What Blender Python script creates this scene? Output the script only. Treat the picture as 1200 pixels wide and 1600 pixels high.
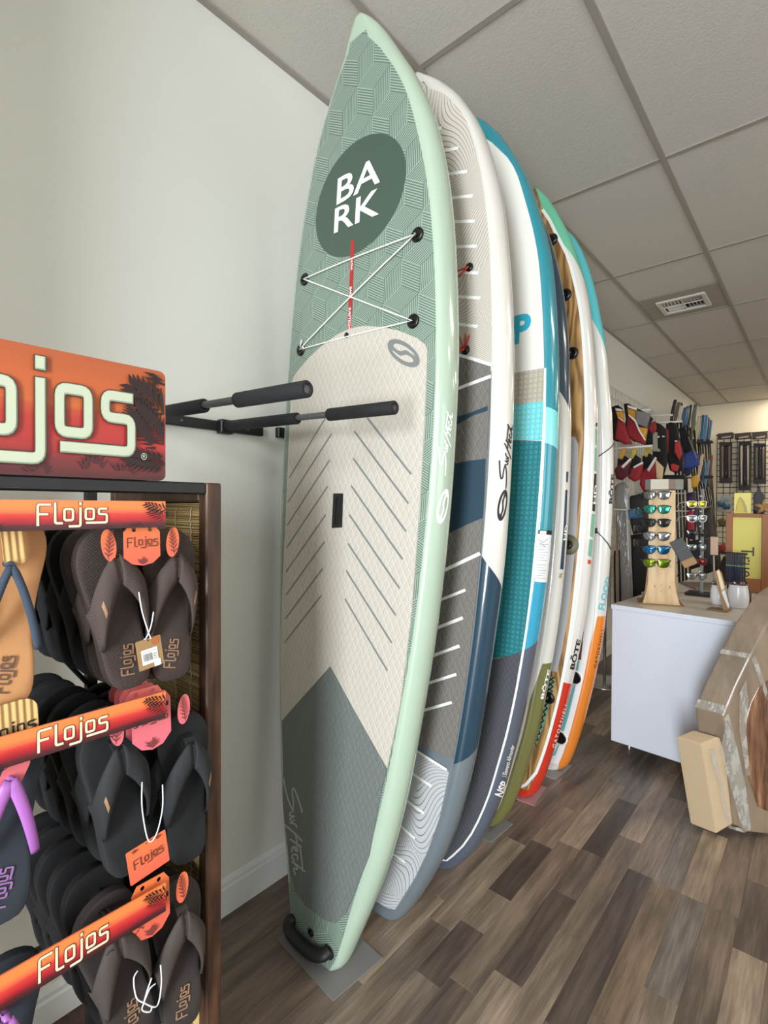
import bpy, bmesh, math, random
from mathutils import Vector, Matrix
random.seed(7)
PI = math.pi
for o in list(bpy.data.objects):
    bpy.data.objects.remove(o)
SC = bpy.context.scene
COL = SC.collection

# ------------------------------------------------------------------ camera
FPX, YAW, PITCH, ROLL = 793.64, .7155, -.0109, .0037
CAMP = Vector((1.6545, 0.0, 1.498))
FW = Vector((-math.sin(YAW) * math.cos(PITCH), math.cos(YAW) * math.cos(PITCH), math.sin(PITCH)))
_r = Vector((math.cos(YAW), math.sin(YAW), 0)); _u = _r.cross(FW)
RT = math.cos(ROLL) * _r + math.sin(ROLL) * _u
UP = -math.sin(ROLL) * _r + math.cos(ROLL) * _u
cd = bpy.data.cameras.new('camera'); cam = bpy.data.objects.new('camera', cd); COL.objects.link(cam)
cd.sensor_fit = 'AUTO'; cd.sensor_width = 36; cd.lens = FPX / 1600 * 36; cd.clip_start = .05; cd.clip_end = 60
cam.matrix_world = Matrix(((RT.x, UP.x, -FW.x, CAMP.x), (RT.y, UP.y, -FW.y, CAMP.y), (RT.z, UP.z, -FW.z, CAMP.z), (0, 0, 0, 1)))
SC.camera = cam

# ------------------------------------------------------------------ world, daylight, exposure
w = bpy.data.worlds.new('sky'); SC.world = w; w.use_nodes = True
w.node_tree.nodes['Background'].inputs[0].default_value = (.80, .90, 1.0, 1)
w.node_tree.nodes['Background'].inputs[1].default_value = 2.2
def area(name, loc, rot, sx, sy, power, col):
    l = bpy.data.lights.new(name, 'AREA'); l.shape = 'RECTANGLE'; l.size = sx; l.size_y = sy
    l.energy = power; l.color = col
    o = bpy.data.objects.new(name, l); COL.objects.link(o); o.location = loc; o.rotation_euler = rot
    return o
# daylight through an added front door, the shop front window and the side window
area('daylight_added_door', (2.25, -2.62, 1.38), (math.radians(90), 0, 0), .85, 2.5, 275, (.87, .935, 1.0))
area('daylight_front', (4.85, -2.62, 1.72), (math.radians(90), 0, 0), 1.9, 1.85, 45, (.90, .95, 1.0))
area('daylight_side', (6.72, 2.2, 1.5), (math.radians(90), 0, math.radians(90)), 4.0, 2.0, 40, (1.0, .95, .86))
VS = SC.view_settings
VS.view_transform = 'Standard'; VS.look = 'None'; VS.gamma = 1; VS.use_curve_mapping = False
VS.exposure = 0.0

# ------------------------------------------------------------------ pixel -> world helpers
def ray(x, y): return FW + RT * ((x - 600) / FPX) - UP * ((y - 800) / FPX)
def on(x, y, axis, val):
    d = ray(x, y); return CAMP + d * ((val - CAMP[axis]) / d[axis])
def proj(P):
    d = Vector(P) - CAMP; F = d.dot(FW); return (600 + FPX * d.dot(RT) / F, 800 - FPX * d.dot(UP) / F)

# ------------------------------------------------------------------ materials
def lin(c):
    return tuple(((v / 255) / 12.92 if v / 255 <= .04045 else ((v / 255 + .055) / 1.055) ** 2.4) for v in c[:3]) + (1,)
class NT:
    """small wrapper to write node math compactly"""
    def __init__(s, m): s.t = m.node_tree; s.n = s.t.nodes; s.l = s.t.links
    def new(s, k, **kw):
        n = s.n.new(k)
        for a, b in kw.items(): setattr(n, a, b)
        return n
    def put(s, sock, v):
        if isinstance(v, bpy.types.NodeSocket): s.l.new(v, sock)
        else: sock.default_value = v
    def math(s, op, a, b=0.0, c=0.0):
        n = s.new('ShaderNodeMath', operation=op); s.put(n.inputs[0], a); s.put(n.inputs[1], b)
        if op in ('MULTIPLY_ADD', 'COMPARE', 'WRAP'): s.put(n.inputs[2], c)
        return n.outputs[0]
    def mix(s, f, a, b):
        n = s.new('ShaderNodeMix', data_type='RGBA'); s.put(n.inputs['Factor'], f); s.put(n.inputs[6], a); s.put(n.inputs[7], b)
        return n.outputs[2]
    def uv(s):
        n = s.new('ShaderNodeUVMap'); x = s.new('ShaderNodeSeparateXYZ'); s.l.new(n.outputs[0], x.inputs[0]); return x.outputs[0], x.outputs[1], n.outputs[0]
    def bump(s, h, strength=.3, dist=.002):
        n = s.new('ShaderNodeBump'); n.inputs['Strength'].default_value = strength; n.inputs['Distance'].default_value = dist
        s.l.new(h, n.inputs['Height']); s.l.new(n.outputs[0], s.n['Principled BSDF'].inputs['Normal'])
    def noise(s, vec, scale, detail=3, rough=.5):
        n = s.new('ShaderNodeTexNoise'); n.inputs['Scale'].default_value = scale; n.inputs['Detail'].default_value = detail
        n.inputs['Roughness'].default_value = rough
        if vec is not None: s.l.new(vec, n.inputs['Vector'])
        return n.outputs[0]
    def ramp(s, f, stops):
        n = s.new('ShaderNodeValToRGB'); s.put(n.inputs[0], f); e = n.color_ramp.elements
        while len(e) < len(stops): e.new(.5)
        for k, (p, c) in enumerate(stops): e[k].position = p; e[k].color = c
        return n.outputs[0]
    def base(s, c): s.put(s.n['Principled BSDF'].inputs['Base Color'], c)
    def vec(s, x, y, z=0.0):
        n = s.new('ShaderNodeCombineXYZ'); s.put(n.inputs[0], x); s.put(n.inputs[1], y); s.put(n.inputs[2], z); return n.outputs[0]
    def coord(s, which='Object'):
        return s.new('ShaderNodeTexCoord').outputs[which]
    def pos(s): return s.new('ShaderNodeNewGeometry').outputs['Position']
    def scale(s, v, sc):
        n = s.new('ShaderNodeMapping'); s.l.new(v, n.inputs[0]); n.inputs['Scale'].default_value = sc; return n.outputs[0]
MC = {}
def mat(name, col=(128, 128, 128), rough=.5, metal=0, coat=0, alpha=1, grain=0, gscale=200, trans=0, spec=.5):
    if name in MC: return MC[name]
    m = bpy.data.materials.new(name); m.use_nodes = True; MC[name] = m
    b = m.node_tree.nodes['Principled BSDF']; c = lin(col)
    b.inputs['Base Color'].default_value = c; b.inputs['Roughness'].default_value = rough
    b.inputs['Metallic'].default_value = metal; b.inputs['Coat Weight'].default_value = coat
    b.inputs['Coat Roughness'].default_value = .06; b.inputs['Alpha'].default_value = alpha
    b.inputs['Transmission Weight'].default_value = trans; b.inputs['Specular IOR Level'].default_value = spec
    m.diffuse_color = c
    if grain:
        t = NT(m); h = t.noise(t.coord(), gscale, 2)
        t.base(t.mix(t.math('MULTIPLY', h, grain), c, tuple(v * .55 for v in c[:3]) + (1,)))
        t.bump(h, .25, .001)
    return m

# ------------------------------------------------------------------ mesh builder
class MB:
    def __init__(s): s.v = []; s.f = []; s.mi = []; s.uv = None; s.sm = []
    def add(s, verts, faces, mi=0, smooth=False):
        k = len(s.v); s.v += [tuple(p) for p in verts]
        for f in faces: s.f.append(tuple(i + k for i in f)); s.mi.append(mi); s.sm.append(smooth)
        return s
    def box(s, c, d, M=None, ch=0, mi=0):
        x, y, z = (q / 2 for q in d)
        if ch <= 0:
            V = [Vector((a * x, b * y, e * z)) for a in (-1, 1) for b in (-1, 1) for e in (-1, 1)]
            F = [(0, 1, 3, 2), (4, 6, 7, 5), (0, 4, 5, 1), (2, 3, 7, 6), (0, 2, 6, 4), (1, 5, 7, 3)]
        else:
            ch = min(ch, x * .9, y * .9, z * .9); V = []; F = []
            X, Y, Z = x - ch, y - ch, z - ch
            def idx(a, b, e, k): return ((a > 0) * 4 + (b > 0) * 2 + (e > 0)) * 3 + k
            for a in (-1, 1):
                for b in (-1, 1):
                    for e in (-1, 1):
                        V += [Vector((a * x, b * Y, e * Z)), Vector((a * X, b * y, e * Z)), Vector((a * X, b * Y, e * z))]
            for sgn in (-1, 1):
                F.append([idx(sgn, -1, -1, 0), idx(sgn, 1, -1, 0), idx(sgn, 1, 1, 0), idx(sgn, -1, 1, 0)][::sgn])
                F.append([idx(-1, sgn, -1, 1), idx(-1, sgn, 1, 1), idx(1, sgn, 1, 1), idx(1, sgn, -1, 1)][::sgn])
                F.append([idx(-1, -1, sgn, 2), idx(1, -1, sgn, 2), idx(1, 1, sgn, 2), idx(-1, 1, sgn, 2)][::sgn])
            for a in (-1, 1):
                for b in (-1, 1):
                    F.append((idx(a, b, -1, 0), idx(a, b, 1, 0), idx(a, b, 1, 1), idx(a, b, -1, 1)))
                    F.append((idx(a, -1, b, 0), idx(a, 1, b, 0), idx(a, 1, b, 2), idx(a, -1, b, 2)))
                    F.append((idx(-1, a, b, 1), idx(1, a, b, 1), idx(1, a, b, 2), idx(-1, a, b, 2)))
                    for e in (-1, 1): F.append((idx(a, b, e, 0), idx(a, b, e, 1), idx(a, b, e, 2)))
        c = Vector(c)
        V = [(M @ p if M else p) + c for p in V]
        return s.add(V, F, mi)
    def rings(s, R, closed=True, cap=True, mi=0, smooth=True):
        n = len(R[0]); k = len(s.v); F = []
        for i in range(len(R) - 1):
            for j in range(n if closed else n - 1):
                a = i * n + j; b = i * n + (j + 1) % n; F.append((a, b, b + n, a + n))
        V = [p for r in R for p in r]
        s.add(V, F, mi, smooth)
        if cap and closed:
            s.f.append(tuple(k + j for j in range(n))[::-1]); s.mi.append(mi); s.sm.append(False)
            e = k + (len(R) - 1) * n; s.f.append(tuple(e + j for j in range(n))); s.mi.append(mi); s.sm.append(False)
        return s
    def tube(s, pts, r, n=10, mi=0, flat=1.0, up=None, cap=True):
        pts = [Vector(p) for p in pts]; R = []; pu = None
        for i, p in enumerate(pts):
            t = (pts[min(i + 1, len(pts) - 1)] - pts[max(i - 1, 0)])
            t = t.normalized() if t.length > 1e-9 else Vector((0, 0, 1))
            u = Vector(up) if up is not None else (pu if pu is not None else (Vector((0, 0, 1)) if abs(t.z) < .9 else Vector((1, 0, 0))))
            u = (u - t * u.dot(t))
            if u.length < 1e-6: u = t.orthogonal()
            u.normalize(); pu = u; b = t.cross(u)
            rr = r[i] if isinstance(r, (list, tuple)) else r
            R.append([p + u * (math.cos(2 * PI * j / n) * rr * flat) + b * (math.sin(2 * PI * j / n) * rr) for j in range(n)])
        return s.rings(R, cap=cap, mi=mi)
    def lathe(s, prof, c=(0, 0, 0), n=20, M=None, mi=0, smooth=True, cap=True):
        c = Vector(c); R = []
        for r, z in prof:
            ring = [Vector((r * math.cos(2 * PI * j / n), r * math.sin(2 * PI * j / n), z)) for j in range(n)]
            R.append([(M @ p if M else p) + c for p in ring])
        return s.rings(R, cap=cap, mi=mi, smooth=smooth)
    def prism(s, poly, a, b, fn=None, mi=0, mi_side=None):
        """2D polygon between depths a and b, fn(x, y, d) -> point"""
        fn = fn or (lambda x, y, d: (x, y, d)); n = len(poly)
        V = [fn(x, y, a) for x, y in poly] + [fn(x, y, b) for x, y in poly]; k = len(s.v)
        s.add(V, [(j, (j + 1) % n, (j + 1) % n + n, j + n) for j in range(n)], mi if mi_side is None else mi_side)
        s.f += [tuple(k + j for j in range(n))[::-1], tuple(k + n + j for j in range(n))]; s.mi += [mi, mi]; s.sm += [False, False]
        return s
    def puff(s, poly, t, fn, mi=0, rnd=.14):
        """pillow-like slab from a star-shaped polygon; fn(x, y, depth)"""
        cx = sum(p[0] for p in poly) / len(poly); cy = sum(p[1] for p in poly) / len(poly)
        R = []
        for sc, d in ((1 - 2.6 * rnd, -.5), (1 - rnd, -.43), (1 - .2 * rnd, -.22), (1, 0), (1 - .2 * rnd, .22), (1 - rnd, .43), (1 - 2.6 * rnd, .5)):
            R.append([Vector(fn(cx + (x - cx) * sc, cy + (y - cy) * sc, d * t)) for x, y in poly])
        return s.rings(R, mi=mi)
    def build(s, name, mats, parent=None, fix=True, auto=None):
        me = bpy.data.meshes.new(name); me.from_pydata(s.v, [], s.f)
        mats = mats if isinstance(mats, (list, tuple)) else [mats]
        for m in mats: me.materials.append(m)
        me.polygons.foreach_set('material_index', s.mi); me.polygons.foreach_set('use_smooth', s.sm)
        if s.uv:
            l = me.uv_layers.new(name='UVMap')
            for i, lp in enumerate(me.loops): l.data[i].uv = s.uv[lp.vertex_index]
        if fix:
            bm = bmesh.new(); bm.from_mesh(me); bmesh.ops.recalc_face_normals(bm, faces=bm.faces); bm.to_mesh(me); bm.free()
        me.update()
        o = bpy.data.objects.new(name, me); COL.objects.link(o)
        if parent: o.parent = parent
        return o
def tag(o, label=None, cat=None, group=None, kind=None):
    for k, v in (('label', label), ('category', cat), ('group', group), ('kind', kind)):
        if v: o[k] = v
    return o
def thing(name, label, cat, loc=(0, 0, 0), group=None):
    o = bpy.data.objects.new(name, None); COL.objects.link(o); o.location = loc; o.empty_display_size = .05
    return tag(o, label, cat, group)
def settle(root):
    """children were built in world coordinates: keep them there under a moved root"""
    bpy.context.view_layer.update()
    inv = root.matrix_world.inverted()
    for c in root.children:
        c.matrix_parent_inverse = inv
def struct(o): o['kind'] = 'structure'; return o
def link_copy(o, parent=None, root=True):
    c = o.copy(); COL.objects.link(c)
    if parent: c.parent = parent
    for ch in o.children: link_copy(ch, c, False)
    return c
def obj_from_mesh(name, me, parent=None):
    o = bpy.data.objects.new(name, me); COL.objects.link(o)
    if parent: o.parent = parent
    return o
def interp(tab, z):
    """smooth (Catmull-Rom) interpolation in a sorted table of (z, value)"""
    if z <= tab[0][0]: return tab[0][1]
    if z >= tab[-1][0]: return tab[-1][1]
    for i in range(len(tab) - 1):
        z0, a = tab[i]; z1, b = tab[i + 1]
        if z <= z1:
            t = (z - z0) / (z1 - z0)
            def sl(k):
                if k <= 0 or k >= len(tab) - 1: 
                    k2 = max(0, min(k, len(tab) - 2)); return (tab[k2 + 1][1] - tab[k2][1]) / (tab[k2 + 1][0] - tab[k2][0])
                return (tab[k + 1][1] - tab[k - 1][1]) / (tab[k + 1][0] - tab[k - 1][0])
            h = z1 - z0; m0, m1 = sl(i) * h, sl(i + 1) * h
            return (2 * t**3 - 3 * t * t + 1) * a + (t**3 - 2 * t * t + t) * m0 + (-2 * t**3 + 3 * t * t) * b + (t**3 - t * t) * m1
def smooth_path(pts, n=6):
    P = [Vector(p) for p in pts]; out = []
    for i in range(len(P) - 1):
        a = P[max(i - 1, 0)]; b = P[i]; c = P[i + 1]; d = P[min(i + 2, len(P) - 1)]
        for k in range(n):
            t = k / n
            out.append(.5 * (2 * b + (c - a) * t + (2 * a - 5 * b + 4 * c - d) * t * t + (3 * b - a - 3 * c + d) * t**3))
    return out + [P[-1]]

# ------------------------------------------------------------------ flat shapes for prints and pads (2D mesh: verts, faces)
def poly2d(loops):
    """filled 2D region, loops[0] outer, others holes (even-odd)"""
    cu = bpy.data.curves.new('tmp', 'CURVE'); cu.dimensions = '2D'; cu.fill_mode = 'BOTH'
    for lp in loops:
        sp = cu.splines.new('POLY'); sp.points.add(len(lp) - 1); sp.use_cyclic_u = True
        for q, p in zip(sp.points, lp): q.co = (p[0], p[1], 0, 1)
    return curve2d(cu)
def curve2d(cu):
    o = bpy.data.objects.new('tmp', cu); COL.objects.link(o)
    dg = bpy.context.evaluated_depsgraph_get(); dg.update()
    me = bpy.data.meshes.new_from_object(o.evaluated_get(dg))
    V = [(v.co.x, v.co.y) for v in me.vertices]; F = [tuple(p.vertices) for p in me.polygons]
    bpy.data.objects.remove(o); bpy.data.curves.remove(cu); bpy.data.meshes.remove(me)
    return V, F
def text2d(s, size=1.0, bold=0.0, shear=0.0, align='CENTER', spacing=1.0):
    cu = bpy.data.curves.new('tmp', 'FONT'); cu.body = s; cu.size = size; cu.offset = bold * size; cu.shear = shear
    cu.align_x = align; cu.align_y = 'CENTER'; cu.space_character = spacing; cu.resolution_u = 3
    return curve2d(cu)
def ribbon(pts, wd, closed=False):
    """stroke of constant (or per-point) width; one strip of quads"""
    P = [Vector((p[0], p[1])) for p in pts]; n = len(P); V = []; F = []
    for i, p in enumerate(P):
        a = P[(i - 1) % n] if (closed or i > 0) else None; b = P[(i + 1) % n] if (closed or i < n - 1) else None
        d1 = (p - a).normalized() if a is not None else None; d2 = (b - p).normalized() if b is not None else None
        d1 = d1 if d1 is not None else d2; d2 = d2 if d2 is not None else d1
        n1 = Vector((-d1.y, d1.x)); n2 = Vector((-d2.y, d2.x)); m = n1 + n2
        m = m.normalized() if m.length > 1e-6 else n1
        k = 1 / max(.5, m.dot(n1)); h = (wd[i] if isinstance(wd, (list, tuple)) else wd) / 2
        q = p
        if not closed and i == 0: q = p - d2 * h * .9
        if not closed and i == n - 1: q = p + d1 * h * .9
        V += [tuple(q + m * h * k), tuple(q - m * h * k)]
    for i in range(n if closed else n - 1):
        a = 2 * i; b = 2 * ((i + 1) % n); F.append((a, a + 1, b + 1, b))
    return V, F
def merge2d(L):
    V = []; F = []
    for v, f in L:
        k = len(V); V += v; F += [tuple(i + k for i in q) for q in f]
    return V, F
def xf2d(S, fn): return [fn(x, y) for x, y in S[0]], S[1]
def place2d(S, x, y, ang=0, sc=1.0, sy=None):
    c, s_ = math.cos(ang), math.sin(ang); sy = sc if sy is None else sy
    return xf2d(S, lambda a, b: (x + a * sc * c - b * sy * s_, y + a * sc * s_ + b * sy * c))
def ellipse(cx, cy, a, b, n=32, ang=0):
    return [(cx + a * math.cos(t) * math.cos(ang) - b * math.sin(t) * math.sin(ang), cy + a * math.cos(t) * math.sin(ang) + b * math.sin(t) * math.cos(ang)) for t in (2 * PI * k / n for k in range(n))]
def sheet(S, fn, name, m, parent, step=None, h=.0006, skirt=0, uv=True):
    """lay a 2D shape on a surface fn(u, v, h); step: grid pitch to follow curvature; skirt: pad thickness"""
    bm = bmesh.new(); vs = [bm.verts.new((x, y, 0)) for x, y in S[0]]
    for f in S[1]:
        try: bm.faces.new([vs[i] for i in f])
        except ValueError: pass
    bmesh.ops.remove_doubles(bm, verts=bm.verts, dist=1e-6) if skirt else None
    if step:
        xs = [v.co.x for v in bm.verts]; ys = [v.co.y for v in bm.verts]
        for ax, lo, hi, st in ((0, min(xs), max(xs), step[0]), (1, min(ys), max(ys), step[1])):
            if not st: continue
            k = math.floor(lo / st) + 1
            while k * st < hi:
                co = [0, 0, 0]; no = [0, 0, 0]; co[ax] = k * st; no[ax] = 1
                bmesh.ops.bisect_plane(bm, geom=bm.verts[:] + bm.edges[:] + bm.faces[:], plane_co=co, plane_no=no); k += 1
    isl = {}; bm.verts.ensure_lookup_table(); bm.verts.index_update()
    if not skirt:
        k = 0
        for v0 in bm.verts:
            if v0.index in isl: continue
            stack = [v0]; isl[v0.index] = k
            while stack:
                for e_ in stack.pop().link_edges:
                    for q_ in e_.verts:
                        if q_.index not in isl: isl[q_.index] = k; stack.append(q_)
            k += 1
    for v in bm.verts: v.co.z = h + .00012 * isl.get(v.index, 0) * (h > 0)
    bmesh.ops.recalc_face_normals(bm, faces=bm.faces)
    if skirt:
        be = [e for e in bm.edges if e.is_boundary]
        r = bmesh.ops.extrude_edge_only(bm, edges=be)
        for v in r['geom']:
            if isinstance(v, bmesh.types.BMVert): v.co.z = h - skirt
    l = bm.loops.layers.uv.new('UVMap')
    for f in bm.faces:
        for lp in f.loops: lp[l].uv = (lp.vert.co.x, lp.vert.co.y)
    for v in bm.verts: v.co = Vector(fn(v.co.x, v.co.y, v.co.z))
    me = bpy.data.meshes.new(name); bm.to_mesh(me); bm.free(); me.materials.append(m)
    o = obj_from_mesh(name, me, parent)
    if name == 'frond_print': o['kind'] = 'stuff'
    return o
FLO = [[(.07, .0), (.07, .95), (.58, .95)], [(.07, .5), (.46, .5)], [(.80, 1.0), (.80, .06), (1.08, .06)],
       'o', [(1.92, .78), (1.92, -.10), (1.44, -.10)], [(1.92, .99), (1.92, 1.03)], 'p', [(3.14, .76), (2.78, .76), (2.78, .48), (3.17, .48), (3.17, .06), (2.22, .06)]]
def round_pts(P, r, closed=False):
    out = []; n = len(P)
    for i, p in enumerate(P):
        if not closed and i in (0, n - 1): out.append(p); continue
        p = Vector(p); a = (Vector(P[i - 1]) - p); b = (Vector(P[(i + 1) % n]) - p); k = min(r, a.length * .45, b.length * .45)
        A, B = p + a.normalized() * k, p + b.normalized() * k
        out += [tuple(A * (1 - t_)**2 + p * (2 * t_ * (1 - t_)) + B * t_ * t_) for t_ in (0, .25, .5, .75, 1)]
    return out
def flojos(width=.1):
    out = []
    for q in FLO:
        if q == 'o': out.append(ribbon(round_pts([(1.2, .74), (1.58, .74), (1.58, .2), (1.2, .2)], .1, True), width, True))
        elif q == 'p': out.append(ribbon(round_pts([(2.16, .76), (2.54, .76), (2.54, .24), (2.16, .24)], .1, True), width, True))
        elif q == [(.07, .5), (.46, .5)]: out.append(ribbon([(.07 + .96 * width, .5), (.46, .5)], width))
        else: out.append(ribbon(round_pts(q, .1) if len(q) > 2 else q, width))
    return merge2d([([(x - 1.6, y - .45) for x, y in v], f) for v, f in out])
SCRIPT = [[(.6, 1.8), (-1, 1.4), (-2.3, 1.0), (-2.8, .7), (-2.4, .52), (-1.2, .62), (-.4, .58), (-.3, .35), (-1.5, -.1), (-3, -.45), (-4.5, -.65)],
          [(.02, .6), (.2, .02), (.5, .05), (.8, .6), (.85, .02), (1.12, .1)], [(1.25, .6), (1.45, .05), (1.6, .4), (1.9, .8), (2.25, .9)],
          [(1.5, -.8), (2.6, .3), (4.1, 1.55)], [(3.0, .72), (4.6, .9)], [(3.5, -.1), (4.1, .6), (4.8, 1.4)], [(4.65, 1.25), (6, 1.36), (7.8, 1.5)],
          [(4.7, .35), (5.2, .75), (5.05, .9), (4.65, .6), (4.6, .1), (5.1, .1)], [(6.2, .85), (5.75, .85), (5.5, .3), (5.8, .05), (6.3, .35)],
          [(6.4, .1), (7.1, .9), (7.9, 1.75)], [(6.7, .45), (7.4, .75), (7.25, .2), (8.0, .4)]]
def script2d(wd=.2):
    return merge2d([ribbon([tuple(p) for p in smooth_path([(x, y, 0) for x, y in s], 4)], wd) for s in SCRIPT])
def slogo():
    """oval ring filled with an S: two leaf-shaped bays are left open"""
    leaf = [(.84, .03), (.66, .21), (.28, .36), (-.18, .40), (-.52, .31), (-.66, .15), (-.50, .02), (-.24, -.01), (.0, .07), (.16, .16), (.34, .17), (.56, .08)]
    leaf = [(x * .90 + .01, y * .80 + .045) for x, y in leaf]
    leaf = [(p.x, p.y) for p in smooth_path([(x, y, 0) for x, y in leaf + leaf[:1]], 3)[:-1]]
    return poly2d([ellipse(0, 0, 1, .58, 40), leaf, [(-x, -y) for x, y in leaf]])

# ================================================================== THE ROOM
CEIL = 3.244
XW, YB, YF = 6.6, 10.2, -2.5
m_wall = mat('wall_paint', (222, 221, 211), .85)
t = NT(m_wall); t.bump(t.noise(t.pos(), 90, 3), .12, .003)
m_wall_back = mat('wall_paint_back', (222, 212, 190), .85)
m_trim = mat('trim_paint', (226, 226, 224), .55)
def wall(name, c, d, m): return struct(MB().box(c, d).build(name, m))
wall('wall_left', (-.06, (YB + YF) / 2, CEIL / 2), (.12, YB - YF + .24, CEIL), m_wall)
wall('wall_back', (XW / 2, YB + .06, CEIL / 2), (XW, .12, CEIL), m_wall_back)
mb = MB()   # right wall with a long window opening
for c, d in (((XW + .06, (YF + 0.2) / 2, CEIL / 2), (.12, .2 - YF, CEIL)), ((XW + .06, (4.2 + YB) / 2, CEIL / 2), (.12, YB - 4.2, CEIL)),
             ((XW + .06, 2.2, .25), (.12, 4.0, .5)), ((XW + .06, 2.2, 2.87), (.12, 4.0, CEIL - 2.5))): mb.box(c, d)
struct(mb.build('wall_right', m_wall))
mb = MB()   # shop front: bay and glazed door added for the wall's shadow edge, and window
for c, d in (((.45, -1.56, CEIL / 2), (.9, 1.98, CEIL)), ((1.34, YF - .06, CEIL / 2), (.90, .12, CEIL)), ((3.3, YF - .06, CEIL / 2), (1.2, .12, CEIL)), ((6.22, YF - .06, CEIL / 2), (.84, .12, CEIL)),
             ((2.25, YF - .06, .05), (.92, .12, .10)), ((4.85, YF - .06, .4), (1.9, .12, .8)), ((2.25, YF - .06, 2.97), (.92, .12, .55)), ((4.85, YF - .06, 2.95), (1.9, .12, .6))): mb.box(c, d)
struct(mb.build('wall_front', m_wall))
m_wf = mat('window_frame_metal', (60, 58, 55), .4, .6)
for nm, xs_, zc, zz in (('window_1', (1.81, 2.69), 1.39, (.12, 2.66)), ('window_3', (3.92, 4.85, 5.78), 1.72, (.82, 2.63))):  # first frame belongs to the added door opening
    mb = MB()
    for x in xs_: mb.box((x, YF - .05, zc), (.05, .08, zz[1] - zz[0]))
    for z in zz: mb.box(((xs_[0] + xs_[-1]) / 2, YF - .05, z), (xs_[-1] - xs_[0], .08, .05))
    struct(mb.build(nm, m_wf))
mb = MB()
for y in (.22, 1.55, 2.85, 4.18): mb.box((XW + .05, y, 1.5), (.08, .05, 2.0))
for z in (.52, 2.48): mb.box((XW + .05, 2.2, z), (.08, 4.0, .05))
struct(mb.build('window_2', m_wf))

# floor of printed planks, two strips to a board
m_sub = mat('underlay', (30, 26, 24), .9)
fl = struct(MB().box((XW / 2, (YB + YF) / 2, -.032), (XW, YB - YF, .05)).build('floor', m_sub))
m_plank = mat('plank_wood', (100, 88, 78), .42)
t = NT(m_plank)
oi = t.new('ShaderNodeObjectInfo')
pos = t.pos()
off = t.new('ShaderNodeVectorMath', operation='ADD'); t.l.new(pos, off.inputs[0])
t.l.new(t.vec(t.math('MULTIPLY', oi.outputs['Random'], 37.0), t.math('MULTIPLY', oi.outputs['Random'], 91.0)), off.inputs[1])
g1 = t.noise(t.scale(off.outputs[0], (26, 2.2, 10)), 1.0, 6, .65)
g2 = t.noise(t.scale(off.outputs[0], (9, 1.6, 4)), 1.0, 3, .6)
g3 = t.noise(t.scale(off.outputs[0], (160, 6, 10)), 1.0, 2, .5)
f1 = t.math('ADD', t.math('MULTIPLY', g1, .75), t.math('ADD', t.math('MULTIPLY', g2, .55), t.math('MULTIPLY', g3, .25)))
dark = t.new('ShaderNodeMix', data_type='RGBA', blend_type='MULTIPLY'); dark.inputs['Factor'].default_value = 1
t.l.new(oi.outputs['Color'], dark.inputs[6])
t.l.new(t.ramp(f1, [(.46, (.42, .41, .40, 1)), (.70, (.90, .89, .88, 1)), (.93, (1.9, 1.87, 1.82, 1))]), dark.inputs[7])
t.base(dark.outputs[2]); t.bump(f1, .15, .002)
t.put(t.n['Principled BSDF'].inputs['Roughness'], t.math('MULTIPLY_ADD', g1, .25, .30))
PW = .095
me_plank = MB().box((0, 0, -.0035), (1, 1, .007), ch=.0).v and None
mb = MB()
e = .0011 / PW
V = [(-.5, -.5, -.006), (.5, -.5, -.006), (.5, .5, -.006), (-.5, .5, -.006), (-.5, -.5, -.0012), (.5, -.5, -.0012), (.5, .5, -.0012), (-.5, .5, -.0012),
     (-.5 + e, -.497, 0), (.5 - e, -.497, 0), (.5 - e, .497, 0), (-.5 + e, .497, 0)]
mb.add(V, [(3, 2, 1, 0), (0, 1, 5, 4), (1, 2, 6, 5), (2, 3, 7, 6), (3, 0, 4, 7), (4, 5, 9, 8), (5, 6, 10, 9), (6, 7, 11, 10), (7, 4, 8, 11), (8, 9, 10, 11)])
o0 = mb.build('plank', m_plank, fl); me_plank = o0.data; bpy.data.objects.remove(o0)
TONE = {'l': (130, 115, 100), 'm': (108, 95, 83), 'd': (80, 69, 62), 'k': (95, 83, 74), 'g': (103, 95, 88), 'w': (116, 99, 82)}
FIX = {7: [(.2, 'm'), (.7, 'k'), (1.30, 'm'), (1.565, 'd'), (1.765, 'l'), (2.155, 'd'), (2.50, 'l'), (3.1, 'm')], 8: [(.6, 'm'), (1.35, 'k'), (2.23, 'm'), (2.9, 'l')],
       9: [(.4, 'k'), (1.05, 'm'), (1.469, 'l'), (1.93, 'd'), (2.245, 'k'), (2.755, 'd'), (3.4, 'g')], 10: [(.7, 'w'), (1.25, 'k'), (1.757, 'l'), (2.45, 'm'), (3.2, 'l')],
       11: [(.8, 'm'), (1.42, 'k'), (2.25, 'd'), (2.95, 'm'), (3.5, 'k')], 12: [(.9, 'k'), (1.53, 'm'), (2.236, 'w'), (2.9, 'g')], 13: [(.8, 'm'), (1.28, 'k'), (1.725, 'l'), (2.236, 'g'), (2.75, 'l')],
       14: [(.9, 'm'), (1.5, 'w'), (2.24, 'm'), (2.9, 'k')], 15: [(.7, 'k'), (1.55, 'd'), (2.08, 'l'), (2.5, 'k')], 6: [(1.0, 'l'), (1.5, 'm'), (2.1, 'l'), (2.75, 'k')], 5: [(.75, 'm'), (1.15, 'k'), (1.6, 'l'), (2.4, 'm')]}
rng = random.Random(3); strips = []
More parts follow.
